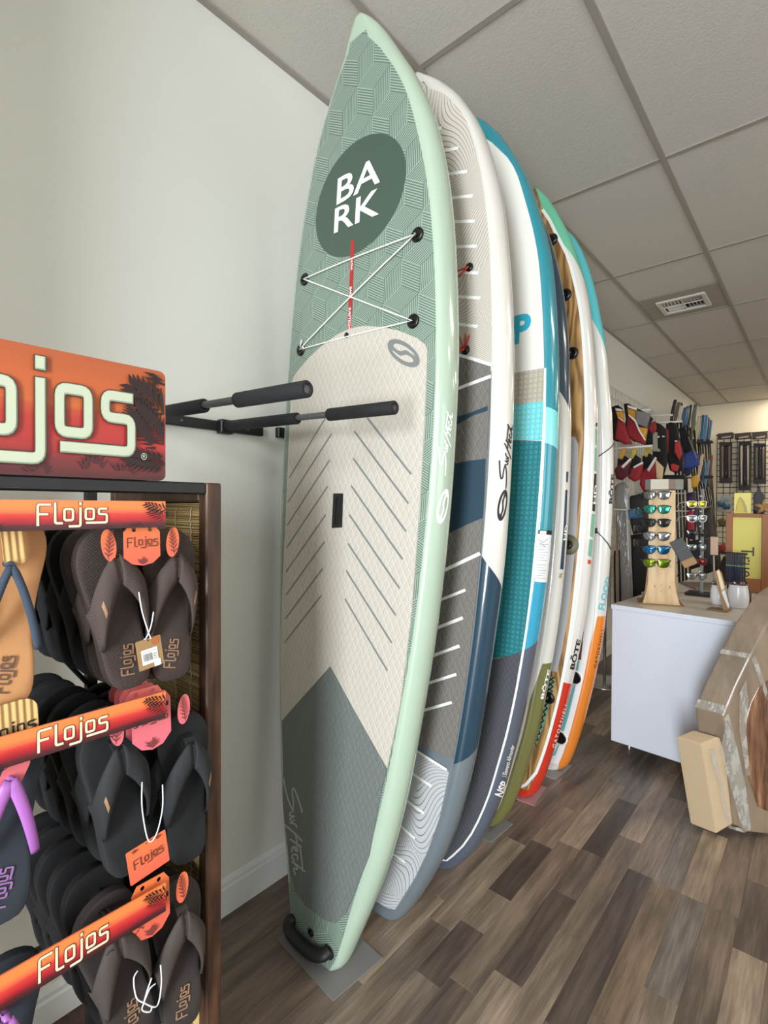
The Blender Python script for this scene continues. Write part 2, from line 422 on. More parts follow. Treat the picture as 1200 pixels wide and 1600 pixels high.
for k in range(int(XW / PW)):
    x = .005 + PW * (k + .5); y = YF; segs = []
    for ye, tn in FIX.get(k, []):
        segs.append((y if segs else max(YF, ye - .7), ye, tn)); y = ye
    if not FIX.get(k): y = YF - rng.random() * .5
    else:
        y2 = segs[0][0]
        while y2 > YF: L = rng.choice((.3, .5, .75, .9)); segs.insert(0, (max(YF, y2 - L), y2, rng.choice('mmkldgw'))); y2 -= L
    while y < YB:
        L = rng.choice((.2, .35, .5, .7, .9)); segs.append((max(y, YF), min(y + L, YB), rng.choice('mmkkldgw'))); y += L
    strips += [(k, x, a, b, tn) for a, b, tn in segs if b - a > .02 and b > YF]
near = [s for s in strips if .3 < s[1] < 3.0 and -.1 < s[3] and s[2] < 4.2]
near = sorted(near, key=lambda s: (s[1] - 1.1)**2 + ((s[2] + s[3]) / 2 - 1.8)**2)[:290]
nset = set(near)
for k, x, a, b, tn in near:
    o = obj_from_mesh('plank', me_plank, fl); o.location = (x, (a + b) / 2, 0); o.scale = (PW, b - a, 1)
    c = lin(TONE[tn]); q = rng.uniform(.88, 1.12); o.color = (c[0] * q, c[1] * q, c[2] * q, 1)
mb = MB()
for k, x, a, b, tn in strips:
    if (k, x, a, b, tn) not in nset: mb.add([(x + v[0] * PW, (a + b) / 2 + v[1] * (b - a), v[2]) for v in V], [(8, 9, 10, 11), (4, 5, 9, 8), (5, 6, 10, 9), (6, 7, 11, 10), (7, 4, 8, 11)])
o = mb.build('plank_field', m_plank, fl); o['kind'] = 'stuff'; o.color = lin((97, 85, 74))

# baseboards
def baseboard(name, prof, axis, a, b, x0, sgn):
    mb = MB()
    fn = (lambda x, y, d: (x0 + sgn * x, d, y)) if axis == 1 else (lambda x, y, d: (d, x0 + sgn * x, y))
    mb.prism(prof, a, b, fn); return struct(mb.build(name, m_trim))
BP = [(0, 0), (.016, 0), (.016, .098), (.012, .106), (.012, .118), (.006, .132), (.004, .136), (0, .136)]
baseboard('baseboard_left', BP, 1, -.55, YB, 0, 1)
baseboard('baseboard_back', BP, 0, .017, XW, YB, -1)
baseboard('baseboard_right', BP, 1, YF, YB, XW, -1)

# ceiling: lay-in tiles on a metal grid
m_grid = mat('ceiling_grid_metal', (152, 144, 134), .55)
m_tile = mat('ceiling_tile_board', (196, 190, 180), .95)
t = NT(m_tile); p = t.pos()
n1 = t.noise(p, 260, 2); n2 = t.noise(p, 90, 3, .7)
sp = t.math('GREATER_THAN', n1, .66)
t.base(t.mix(t.math('MULTIPLY', sp, .35), lin((198, 192, 182)), lin((120, 112, 104))))
t.bump(t.math('ADD', t.math('MULTIPLY', n1, .6), n2), .35, .004)
ce = struct(MB().box((XW / 2, (YB + YF) / 2, CEIL + .09), (XW, YB - YF, .1)).build('ceiling', mat('ceiling_deck', (150, 146, 140), .9)))
GX, GY, TX, TY = .4135, 1.629, .61, 1.22
xs = [0] + [GX + TX * k for k in range(40) if GX + TX * k < XW - .05] + [XW]
y0 = GY
while y0 > YF: y0 -= TY
ys = [YF] + [y0 + TY * k for k in range(1, 40) if y0 + TY * k < YB - .05] + [YB]
tm = {}
LAMPS = {(1, 6): 'over the far corner', (4, 1): 'nearest row over the shop floor', (4, 4): 'second row over the shop floor', (7, 1): 'nearest row by the far wall', (7, 4): 'second row by the far wall'}
for i in range(len(xs) - 1):
    for j in range(len(ys) - 1):
        dx, dy = xs[i + 1] - xs[i], ys[j + 1] - ys[j]
        if any(abs(xs[i] - (GX + TX * a)) < .01 and abs(ys[j] - (GY + TY * b)) < .01 for a, b in LAMPS): continue
        vent = (i == 1 and abs(ys[j] - (GY + 2 * TY)) < .01)
        ya, yb = ys[j], ys[j + 1]
        if vent: yb = yb - .61
        key = (round(dx, 3), round(yb - ya, 3))
        if key not in tm:
            o = MB().box((0, 0, 0), (dx - .004, yb - ya - .004, .012), ch=.003).build('ceiling_tile', m_tile, ce); tm[key] = o.data
        else: o = obj_from_mesh('ceiling_tile', tm[key], ce)
        o.location = ((xs[i] + xs[i + 1]) / 2, (ya + yb) / 2, CEIL + .012)
mb0 = MB().box((0, 0, 0), (.024, YB - YF, .010)).box((0, 0, .014), (.004, YB - YF, .02)).build('ceiling_grid_bar', m_grid, ce)
for k, x in enumerate(xs):
    o = mb0 if k == 0 else obj_from_mesh('ceiling_grid_bar', mb0.data, ce)
    o.location = (x + (.012 if k == 0 else -.012 if x == XW else 0), (YB + YF) / 2, CEIL + .002)
cm = {}
for i in range(len(xs) - 1):
    for j, y in enumerate(ys):
        dx = round(xs[i + 1] - xs[i] - .025, 3)
        if dx not in cm:
            o = MB().box((0, 0, 0), (dx, .022, .008)).box((0, 0, .012), (dx, .004, .018)).build('ceiling_cross_bar', m_grid, ce); cm[dx] = o.data
        else: o = obj_from_mesh('ceiling_cross_bar', cm[dx], ce)
        o.location = ((xs[i] + xs[i + 1]) / 2, y + (.012 if j == 0 else -.012 if j == len(ys) - 1 else 0), CEIL + .0025)
# recessed ceiling lamps (lay-in panels)
m_lamp = bpy.data.materials.new('lamp_diffuser'); m_lamp.use_nodes = True
_b = m_lamp.node_tree.nodes['Principled BSDF']; _b.inputs['Emission Color'].default_value = (1, .86, .68, 1); _b.inputs['Emission Strength'].default_value = 15.0
for i, j in LAMPS:
    lx, ly = GX + TX * (i + .5), GY + TY * (j + .5)
    lt = thing('ceiling_light', 'recessed ceiling light panel, %s' % LAMPS[(i, j)], 'ceiling light', (lx, ly, CEIL))
    MB().box((0, 0, .008), (.54, 1.14, .006)).build('diffuser', m_lamp, lt)
    mb = MB()
    for c, d in (((0, .59, .006), (.60, .035, .014)), ((0, -.59, .006), (.60, .035, .014)), ((.285, 0, .006), (.035, 1.145, .014)), ((-.285, 0, .006), (.035, 1.145, .014))): mb.box(c, d, ch=.002)
    mb.build('frame', m_grid, lt)
# air register in a half panel
vx, vy = GX + TX / 2, GY + 3 * TY - .305
m_vent = mat('vent_panel_paint', (158, 150, 140), .6); m_vw = mat('vent_register_paint', (206, 200, 190), .5)
vt = thing('ceiling_vent', 'square metal panel with white louvred air register in the ceiling', 'vent', (vx, vy, CEIL))
mb = MB()
for c, d in (((0, .22, 0), (.58, .15, .012)), ((0, -.22, 0), (.58, .15, .012)), ((.225, 0, 0), (.13, .29, .012)), ((-.225, 0, 0), (.13, .29, .012))): mb.box(Vector(c) + Vector((0, 0, .01)), d)
mb.build('panel', m_vent, vt)
MB().box((0, 0, .028), (.30, .29, .004)).build('duct_opening', mat('dark_duct', (35, 32, 30), .9), vt)
mb = MB()
for c, d in (((0, .155, 0), (.36, .035, .016)), ((0, -.155, 0), (.36, .035, .016)), ((.165, 0, 0), (.035, .275, .016)), ((-.165, 0, 0), (.035, .275, .016)), ((0, 0, .004), (.012, .275, .012)), ((0, 0, .004), (.3, .010, .012))):
    mb.box(Vector(c) + Vector((0, 0, -.002)), d, ch=.004)
mb.build('register_frame', m_vw, vt)
for qx, qy, ax in ((-1, -1, 0), (1, 1, 0), (-1, 1, 1), (1, -1, 1)):
    for k in range(5):
        o = MB()
        if ax == 0: o.box((qx * (.02 + .026 * k + .012), qy * .07, .012), (.016, .125, .003), Matrix.Rotation(math.radians(40 * qx), 3, 'Y'))
        else: o.box((qx * .072, qy * (.016 + .025 * k + .01), .012), (.13, .016, .003), Matrix.Rotation(math.radians(40 * -qy), 3, 'X'))
        o.build('louver', m_vw, vt)

# ================================================================== PADDLE BOARDS
def rock(z, Lz=3.0):
    s = z / Lz - .55
    return .055 - .19 * s * s - .05 * s**3
class Board:
    def __init__(s, name, label, y0, Lz, wr, wd=None, tilt=.066, dx=0.0, th=.115, group=None, floor=.0):
        s.y0, s.Lz, s.tilt, s.dx, s.th, s.floor = y0, Lz, tilt, dx, th, floor
        s.wrt = wr; s.wdt = wd
        s.root = thing(name, label, 'paddle board', (s.xc(0), y0 + rock(0) + .05, 0), group)
        s.inv = s.root.matrix_basis.inverted(); s.cache = {}
    def xc(s, z): return .385 + s.dx + s.tilt * z
    def dims(s, z):
        k = round(z, 4)
        if k not in s.cache:
            wr = max(interp(s.wrt, z), .004)
            wd = interp(s.wdt, z) if s.wdt else wr - .045
            wd = max(.0015, min(wd, wr * .93 - .002)); wd = max(wd, wr * .45)
            a = min(1, max(0, (s.Lz - z) / .55)); b = min(1, max(0, z / .5))
            th = s.th * (.30 + .70 * math.sqrt(max(0, 1 - (1 - a)**2))) * (.55 + .45 * math.sqrt(max(0, 1 - (1 - b)**2)))
            y = s.y0 + rock(z); dome = .010 * wd / .33
            n = 14; A = wr - wd; B = (th - dome) / 2; tab = [(0, 0)]; L = 0; pv = (0, -B)
            for i in range(1, n + 1):
                f = PI * i / n; q = (A * math.sin(f), -B * math.cos(f)); L += math.hypot(q[0] - pv[0], q[1] - pv[1]); tab.append((L, f)); pv = q
            s.cache[k] = (wd, A, B, y, dome, th, tab)
        return s.cache[k]
    def surf(s, u, z, h=0.0):
        z = max(0.0, min(s.Lz, z)); wd, A, B, y, dome, th, tab = s.dims(z); au = abs(u); sg = 1 if u >= 0 else -1
        if au <= wd: return Vector((s.xc(z) + u, y + dome * (u / wd)**2 - h, z + s.floor))
        L = min(au - wd, tab[-1][0])
        for i in range(1, len(tab)):
            if L <= tab[i][0]:
                t = (L - tab[i - 1][0]) / max(1e-9, tab[i][0] - tab[i - 1][0]); f = tab[i - 1][1] + t * (tab[i][1] - tab[i - 1][1]); break
        nx, ny = math.sin(f) * B, -math.cos(f) * A; l = math.hypot(nx, ny) or 1
        return Vector((s.xc(z) + sg * (wd + A * math.sin(f) + h * nx / l), y + dome + B - B * math.cos(f) + h * ny / l, z + s.floor))
    def uv(s, px, py, u=.25, z=1.5):
        """surface coordinates of the point seen at a photograph pixel"""
        z = max(.05, min(s.Lz - .05, z))
        for _ in range(40):
            P = proj(s.surf(u, z)); eu, ez = px - P[0], py - P[1]
            if abs(eu) + abs(ez) < .05: break
            d = .002; A = proj(s.surf(u + d, z)); Bq = proj(s.surf(u, z + d))
            a, b, c, e = (A[0] - P[0]) / d, (Bq[0] - P[0]) / d, (A[1] - P[1]) / d, (Bq[1] - P[1]) / d
            det = a * e - b * c
            if abs(det) < 1e-3: u -= .02; continue
            du, dz = (eu * e - b * ez) / det, (a * ez - c * eu) / det
            k = min(1, .08 / max(1e-9, abs(du)), .3 / max(1e-9, abs(dz)))
            u += du * k; z = max(.003, min(s.Lz - .003, z + dz * k))
        return (u, z)
    def poly(s, pts, z=1.5): return [s.uv(x, y, z=z) for x, y in pts]
    def local(s, P): return s.inv @ P
    def hull(s, m_deck, m_rail, m_bottom=None, tip=9.0, tail=-1.0):
        zs = [0, .004, .012, .025, .045] + [.07 + .0415 * k for k in range(int((s.Lz - .22) / .0415))] + [s.Lz - q for q in (.14, .11, .085, .062, .042, .026, .014, .006, 0)]
        mb = MB(); R = []; U = []
        for z in zs:
            wd, A, B, y, dome, th, tab = s.dims(z); r = []; Lr = tab[-1][0]
            us = [-wd + 2 * wd * k / 12 for k in range(13)] + [wd + Lr * k / 10 for k in range(1, 11)]
            r = [s.surf(u, z) for u in us]; uu = [(u, z) for u in us]
            for k in range(1, 8):
                x = wd - 2 * wd * k / 8; r.append(Vector((s.xc(z) + x, y + th, z + s.floor))); uu.append((wd + Lr + (wd - x), z))
            ls = [-wd - Lr * k / 10 for k in range(10, 0, -1)]
            r += [s.surf(u, z) for u in ls]; uu += [(u, z) for u in ls]
            R.append([s.local(p) for p in r]); U.append(uu)
        n = len(R[0]); mb.rings(R)
        k = 0
        for i in range(len(R) - 1):
            for j in range(n):
                mb.mi[k] = 0 if j < 12 and tail <= zs[i] < tip else 1 if (j < 22 or j >= 30) else 2; k += 1
        mb.uv = [p for r in U for p in r]
        return mb.build('hull', [m_deck, m_rail, m_bottom or m_rail], s.root)
    def lay(s, S, name, m, h=.0007, skirt=0, step=(.05, .05)):
        if step and max(abs(p[0]) - s.dims(max(0, min(s.Lz, p[1])))[0] for p in S[0]) > .01: step = (.006, .04)
        return sheet(S, lambda u, z, hh: s.local(s.surf(u, z, hh)), name, m, s.root, step, h, skirt)
    def cord(s, pts, r, name, m, h=.004, n=6):
        return MB().tube([s.local(s.surf(u, z, h)) for u, z in pts], r, n).build(name, m, s.root)
    def fit(s, S, c, ex, ey):
        """lay a 2D shape so that its box centre, right middle and top middle fall on three photograph pixels"""
        X = [p[0] for p in S[0]]; Y = [p[1] for p in S[0]]
        x0, x1, y0, y1 = min(X), max(X), min(Y), max(Y)
        C = Vector(s.uv(*c)); EX = Vector(s.uv(*ex)) - C; EY = Vector(s.uv(*ey)) - C
        def fn(x, y):
            p = C + EX * (2 * (x - x0) / (x1 - x0) - 1) + EY * (2 * (y - y0) / (y1 - y0) - 1); return (p.x, p.y)
        return xf2d(S, fn)
    def band(s, p, q, col, cap=9.0):
        a, b = s.uv(*p), s.uv(*q); k = (b[1] - a[1]) / (b[0] - a[0] + 1e-9)
        return (a[1] - k * a[0], k, cap, col)
    def stroke(s, p, q, wd, name, m, h=.0016, skirt=0):
        return s.lay(ribbon(s.line(s.uv(*p), s.uv(*q), 6), wd), name, m, h, skirt, None)
    def line(s, a, b, n=8): return [(a[0] + (b[0] - a[0]) * k / n, a[1] + (b[1] - a[1]) * k / n) for k in range(n + 1)]
def bands(name, base, steps, rough=.22, coat=.6):
    """rail lacquer: colour below z = a + b*u for each step, in order"""
    m = mat(name, base, rough, 0, coat); t = NT(m); u, v, _ = t.uv(); c = lin(base)
    u = t.math('ABSOLUTE', u)
    for a, b, cap, col in steps:
        c = t.mix(t.math('LESS_THAN', v, t.math('MINIMUM', t.math('MULTIPLY_ADD', u, b, a), cap)), c, lin(col))
    t.base(c); return m
W1 = [(0, .098), (.012, .118), (.08, .143), (.34, .227), (.58, .278), (.86, .313), (1.11, .338), (1.38, .354), (1.6, .358), (1.85, .356), (1.98, .349), (2.12, .337), (2.3, .317), (2.47, .287), (2.62, .243), (2.75, .182), (2.86, .114), (2.92, .074), (2.955, .045), (2.972, .026), (2.98, .012)]
D1 = [(0, .085), (.06, .112), (.26, .160), (.44, .206), (.68, .251), (.9, .281), (1.12, .306), (1.38, .322), (1.7, .333), (1.97, .325), (2.23, .299), (2.38, .275), (2.51, .243), (2.67, .190), (2.78, .130), (2.865, .068), (2.915, .012), (2.98, .002)]
W2 = [(0, .105), (.01, .128), (.05, .155), (.15, .208), (.32, .276), (.45, .311), (.68, .349), (1.02, .378), (1.29, .395), (1.5, .397), (1.77, .391), (2.02, .377), (2.18, .36), (2.34, .337), (2.49, .309), (2.62, .272), (2.75, .221), (2.85, .160), (2.91, .108), (2.95, .063), (2.972, .03), (2.984, .01)]
D2 = [(0, .085), (.06, .123), (.16, .174), (.32, .233), (.45, .269), (.64, .30), (.89, .324), (1.16, .34), (1.58, .348), (1.96, .336), (2.29, .31), (2.44, .288), (2.59, .256), (2.72, .213), (2.81, .162), (2.87, .106), (2.91, .05), (2.935, .01), (2.984, .002)]
W3 = [(0, .11), (.015, .135), (.05, .165), (.13, .218), (.3, .28), (.47, .315), (.66, .347), (.9, .376), (1.08, .391), (1.27, .401), (1.44, .406), (1.63, .404), (1.85, .397), (2.06, .382), (2.25, .361), (2.4, .338), (2.51, .31), (2.62, .273), (2.73, .232), (2.83, .181), (2.93, .118), (2.985, .07), (3.02, .03), (3.03, .01)]
D3 = [(0, .075), (.03, .098), (.09, .15), (.2, .213), (.36, .268), (.5, .298), (.65, .326), (.85, .351), (1.1, .370), (1.4, .378), (1.7, .377), (1.99, .367), (2.2, .344), (2.41, .311), (2.54, .283), (2.66, .244), (2.76, .2), (2.85, .14), (2.93, .06), (2.97, .01), (3.03, .002)]
W4 = [(0, .10), (.015, .13), (.06, .168), (.16, .206), (.34, .246), (.51, .278), (.69, .299), (.83, .312), (.99, .323), (1.17, .33), (1.39, .331), (1.61, .325), (1.82, .314), (2.04, .295), (2.25, .272), (2.4, .247), (2.56, .207), (2.72, .154), (2.84, .10), (2.91, .055), (2.95, .01)]
W5 = [(0, .12), (.012, .149), (.05, .174), (.11, .195), (.25, .227), (.43, .264), (.61, .293), (.88, .330), (1.08, .345), (1.23, .352), (1.43, .354), (1.67, .348), (1.91, .336), (2.15, .314), (2.41, .282), (2.56, .253), (2.7, .213), (2.85, .158), (2.98, .093), (3.05, .05), (3.09, .015)]
D5 = [(0, .10), (.02, .12), (.05, .136), (.14, .171), (.29, .211), (.44, .240), (.61, .267), (.84, .290), (1.09, .304), (1.48, .313), (1.95, .305), (2.28, .277), (2.47, .249), (2.61, .214), (2.72, .18), (2.83, .126), (2.94, .073), (3.0, .03), (3.04, .004)]
W6 = [(0, .13), (.012, .158), (.05, .192), (.19, .231), (.36, .263), (.56, .294), (.81, .32), (1.0, .325), (1.25, .326), (1.69, .315), (1.96, .294), (2.18, .267), (2.36, .243), (2.52, .210), (2.7, .169), (2.86, .119), (2.97, .07), (3.02, .035), (3.045, .01)]
WHITE = (216, 211, 203)
B1 = Board('touring_board', 'sage green touring paddle board with dark round emblem, foremost in the rack', 1.10, 2.98, W1, D1, dx=-.006, group='paddle boards standing along the wall', floor=.004)
B2 = Board('paddle_board', 'white railed paddle board with grey and navy deck pad behind the green board', 1.38, 2.984, W2, D2, group='paddle boards standing along the wall')
B3 = Board('paddle_board', 'teal railed white paddle board with teal dimpled pad and slate tail', 1.72, 3.03, W3, D3, group='paddle boards standing along the wall')
B4 = Board('paddle_board', 'white railed paddle board with navy nose and olive tail on grey mat', 2.07, 2.95, W4, None, group='paddle boards standing along the wall', floor=.004)
B5 = Board('paddle_board', 'wood grain paddle board with mint nose, white rail and red tail', 2.42, 3.09, W5, D5, tilt=.049, group='paddle boards standing along the wall', floor=.004)
B6 = Board('paddle_board', 'white paddle board with teal nose and orange tail, farthest along the wall', 2.78, 3.045, W6, None, tilt=.049, group='paddle boards standing along the wall', floor=.004)
# ---- board finishes
def hexlines(name, ground, line_col, s=.075, N=9.0):
    """cube pattern: a rhomb tiling whose three rhomb directions are hatched differently"""
    m = mat(name, ground, .42, 0, .15); t = NT(m); u, v, _ = t.uv(); M = t.math
    b = M('DIVIDE', u, s * math.sqrt(3) / 2); a = M('SUBTRACT', M('DIVIDE', v, s), M('MULTIPLY', b, .5))
    i, j = M('FLOOR', a), M('FLOOR', b); fa, fb = M('SUBTRACT', a, i), M('SUBTRACT', b, j)
    up = M('LESS_THAN', M('ADD', fa, fb), 1.0)
    k = M('FLOORED_MODULO', M('ADD', M('SUBTRACT', i, j), 300.0), 3.0)
    k0, k1, k2 = (M('COMPARE', k, float(q), .1) for q in (0, 1, 2)); dn = M('SUBTRACT', 1.0, up)
    is_b = k1; is_ab = M('ADD', M('MULTIPLY', up, k0), M('MULTIPLY', dn, k2)); is_a = M('ADD', M('MULTIPLY', up, k2), M('MULTIPLY', dn, k0))
    val = M('ADD', M('MULTIPLY', is_b, b), M('ADD', M('MULTIPLY', is_ab, M('ADD', a, b)), M('MULTIPLY', is_a, a)))
    fr = M('FRACT', M('MULTIPLY', val, N))
    t.base(t.mix(M('GREATER_THAN', fr, .56), lin(ground), lin(line_col)))
    return m
def diamond(name, col, pu=.024, pv=.042, rough=.75, amt=.10):
    m = mat(name, col, rough); t = NT(m); u, v, _ = t.uv(); M = t.math
    p = M('DIVIDE', v, pv); q = M('DIVIDE', u, pu)
    g = [M('ABSOLUTE', M('SUBTRACT', M('FRACT', f), .5)) for f in (M('ADD', p, q), M('SUBTRACT', p, q))]
    gr = M('MAXIMUM', g[0], g[1]); h = M('SMOOTH_MIN', M('MULTIPLY', M('SUBTRACT', .5, gr), 6.0), 1.0, .3)
    c = lin(col); t.base(t.mix(M('MULTIPLY', M('SUBTRACT', 1.0, h), .55), c, tuple(min(1, x * (1 + 2.2 * amt)) for x in c[:3]) + (1,)))
    t.bump(h, .4, .004); return m
def dimple(name, col, dot, pitch=.0188):
    m = mat(name, col, .6); t = NT(m); u, v, _ = t.uv(); M = t.math
    a = [M('ABSOLUTE', M('SUBTRACT', M('FRACT', M('DIVIDE', x, pitch)), .5)) for x in (u, v)]
    d = M('MAXIMUM', a[0], a[1]); sq = M('LESS_THAN', d, .27); rim = M('GREATER_THAN', d, .44)
    c = t.mix(sq, lin(col), lin(dot)); t.base(t.mix(M('MULTIPLY', rim, .35), c, tuple(x * .5 for x in lin(col)[:3]) + (1,)))
    t.bump(M('MULTIPLY', M('SUBTRACT', .5, d), 2.0), .4, .003); return m
def waves(name, col, line_col, freq=95, seed=0.0, below=None):
    m = mat(name, col, .5); t = NT(m); u, v, uvv = t.uv(); M = t.math
    n = t.noise(t.vec(M('MULTIPLY', u, 4.0), M('MULTIPLY', v, 2.6), seed), 1.0, 0.5, .2)
    # two families of curved contours meeting along noisy borders
    pick = M('GREATER_THAN', t.noise(t.vec(M('MULTIPLY', u, 3.1), M('MULTIPLY', v, 3.4), seed + 7), 1.0, 0, 0), .5)
    f1 = M('ADD', M('MULTIPLY', v, freq), M('MULTIPLY', n, 42.0)); f2 = M('ADD', M('MULTIPLY', M('ADD', v, M('MULTIPLY', u, 1.4)), freq * .62), M('MULTIPLY', n, -46.0))
    f = M('ADD', M('MULTIPLY', pick, f1), M('MULTIPLY', M('SUBTRACT', 1.0, pick), f2))
    c = t.mix(M('GREATER_THAN', M('FRACT', f), .84), lin(col), lin(line_col))
    if below: c = t.mix(M('LESS_THAN', v, below[0]), c, lin(below[1]))
    t.base(c); return m
def woodgrain(name, a, b, su=34, sv=2.2, rough=.35):
    m = mat(name, a, rough, 0, .3); t = NT(m); u, v, _ = t.uv(); M = t.math
    n = t.noise(t.vec(M('MULTIPLY', u, 9.0), M('MULTIPLY', v, 2.0)), 1.0, 2, .5)
    f = M('SINE', M('ADD', M('MULTIPLY', u, su * 4.0), M('MULTIPLY', n, 34.0)))
    g = t.noise(t.vec(M('MULTIPLY', u, 220.0), M('MULTIPLY', v, 8.0)), 1.0, 2)
    t.base(t.mix(M('MULTIPLY_ADD', g, .3, M('MULTIPLY_ADD', f, .42, .24)), lin(a), lin(b))); return m
m_black = mat('black_rubber', (18, 18, 18), .55); m_blk_gloss = mat('black_plastic', (12, 12, 13), .3)
m_print_w = mat('print_white', (238, 238, 232), .5); m_print_k = mat('print_black', (22, 22, 24), .45)
m_print_g = mat('print_grey', (118, 121, 119), .6)
mir = lambda P: P + [(-u, z) for u, z in P[::-1]]

# ---- 1: sage touring board
m_mint = bands('mint_lacquer', (170, 188, 167), [])
B1.hull(hexlines('cube_pattern_print', (92, 110, 98), (152, 168, 152), N=10.0), m_mint, None, 2.905)
top = [(0, 2.058), (.06, 2.052), (.136, 2.031), (.2, 2.006), (.262, 1.974), (.29, 1.952), (.300, 1.935)]
side = [(.303, 1.73), (.303, 1.515), (.299, 1.193), (.294, 1.107), (.281, .913), (.251, .716)]
bot = [(.235, .631), (.209, .43), (.157, .269), (.135, .21), (.10, .165), (.05, .15)]
m_pad_beige = diamond('pad_foam_beige', (188, 181, 168)); m_pad_dark = diamond('pad_foam_grey_green', (104, 110, 105), amt=.05)
B1.lay(poly2d([mir(top + side) + [(-.01, .968)]]) if False else poly2d([top + side + [(-.012, .968)] + [(-u, z) for u, z in (top[1:] + side)[::-1]]]), 'deck_pad', m_pad_beige, .004, .0045)
B1.lay(poly2d([[(-.012, .966)] + [(u, z - .002) for u, z in side[-1:]] + bot + [(-u, z) for u, z in bot[::-1]] + [(-side[-1][0], side[-1][1] - .002)]]), 'tail_pad', m_pad_dark, .0042, .0047)
R0 = [(576, 654), (556, 675), (554, 717), (551, 760), (548, 805), (546, 850), (543, 892), (541, 936)]
R1 = [(643, 740), (639, 786), (635, 829), (630, 873), (625, 918), (619, 960), (613, 1003), (606, 1046)]
L0 = [(509, 655), (519, 679), (516, 720), (513, 761), (510, 805), (508, 847), (505, 889), (503, 931)]
L1 = [(454, 746), (452, 784), (451, 820), (450, 855), (449, 893), (449, 929), (448, 966), (447, 1003)]
for a, b in list(zip(R0, R1)) + list(zip(L0, L1)): B1.stroke(a, b, .0062, 'groove_stripe', m_print_g, .0047)
C1 = [B1.uv(*p) for p in ((494, 327), (635.4, 249), (597, 202.5), (522, 405.6))]
ce_u = (C1[0][0] + C1[1][0]) / 2; ce_z = (C1[2][1] + C1[3][1]) / 2
em = B1.lay(poly2d([ellipse(ce_u, ce_z, (C1[1][0] - C1[0][0]) / 2 * 1.0, (C1[2][1] - C1[3][1]) / 2 * 1.08, 48)]), 'emblem', mat('emblem_green', (66, 84, 72), .45, 0, .15), .0009)
def lettering(B, S, c, ex, ey, name, m, parent=None, h=.0022, step=(.03, .03)):
    o = B.lay(B.fit(S, c, ex, ey), name, m, h, 0, step)
    if parent: o.parent = parent
    return o
lettering(B1, text2d('BA', 1, .012), (560, 282), (595.8, 262.5), (561.3, 260.4), 'lettering', m_print_w, em)
lettering(B1, text2d('RK', 1, .012), (556.9, 330.3), (594, 313.8), (558, 310), 'lettering', m_print_w, em)
m_red = mat('red_print', (176, 40, 42), .45)
sb = B1.lay(ribbon(B1.line(B1.uv(551.5, 380), B1.uv(546, 518), 8), .0155), 'model_strip', m_red, .0016, 0, None)
for s_, y, hh in (('SURFTECH', 497, 16), ('BARK', 457.5, 9), ('ALOHA', 413.5, 9)):
    x = 551.8 - (y - 380) * .0405; lettering(B1, text2d(s_, 1, .02), (x, y), (x - hh * .04, y + hh), (x + 1.7, y - .3), 'lettering', m_print_w, sb, .0024, None)
EY = [(652.5, 367), (476.5, 437), (646, 502), (470.5, 547)]
for p in EY:
    u, z = B1.uv(*p); c = B1.local(B1.surf(u, z, .0015))
    o = MB().lathe([(.021, -.003), (.021, .002), (.017, .005), (.010, .005), (.008, .001), (0, .001)], c, 20, Matrix.Rotation(PI / 2, 3, 'X')).build('bungee_plug', m_blk_gloss, B1.root)
m_cord = mat('bungee_white', (232, 232, 222), .6)
eu = [B1.uv(*p) for p in EY]; path = []
for a, b in ((1, 0), (0, 3), (3, 2), (2, 1)): path += B1.line(eu[a], eu[b], 14)[:-1]
path.append(eu[1])
MB().tube([B1.local(B1.surf(u, z, .006 + .002 * (k % 28 > 13))) for k, (u, z) in enumerate(path)], .0023, 8).build('bungee_cord', m_cord, B1.root)
u, z = eu[3]
MB().tube([B1.local(B1.surf(u + a, z + b, .007 + .004 * abs(a) * 30)) for a, b in ((.014, .03), (.004, .012), (0, 0), (.02, .006), (.03, -.004))], .0024, 6).build('cord_knot', m_cord, B1.root)
u, z = B1.uv(543.3, 524.5)
MB().lathe([(.0085, 0), (.0085, .003), (.005, .0032), (.004, .001), (0, .001)], B1.local(B1.surf(u, z, .0042)), 16, Matrix.Rotation(PI / 2, 3, 'X')).build('air_vent', m_blk_gloss, B1.root)
lettering(B1, slogo(), (631.5, 552), (657, 561.5), (627.5, 532), 'oval_mark', m_print_g, None, .0046)
# carry slot
q = [B1.uv(*p) for p in ((523.5, 772), (537, 772), (535.5, 823), (521, 824))]
B1.lay(poly2d([q]), 'carry_slot', mat('slot_black', (8, 8, 9), .25), .0044)
qq = [(q[0][0] - .002, q[0][1] + .002), (q[1][0] + .002, q[1][1] + .002), (q[2][0] + .002, q[2][1] - .002), (q[3][0] - .002, q[3][1] - .002)]
B1.lay(poly2d([qq, [(a[0] + (b[0] - a[0]) * .3, a[1] + (b[1] - a[1]) * .12) for a, b in zip(qq, [qq[2], qq[3], qq[0], qq[1]])]]), 'slot_frame', m_black, .0062, .003)
lettering(B1, script2d(.30), (697, 693), (705.5, 645), (686, 690), 'script_lettering', m_print_w, None, .0012)
lettering(B1, slogo(), (692.5, 791), (698, 764), (683.5, 789), 'oval_mark', m_print_w, None, .0012)
lettering(B1, script2d(.2), (460.5, 1287), (464.5, 1366), (476, 1282), 'script_lettering', mat('print_silver', (170, 172, 165), .5), None, .0048)
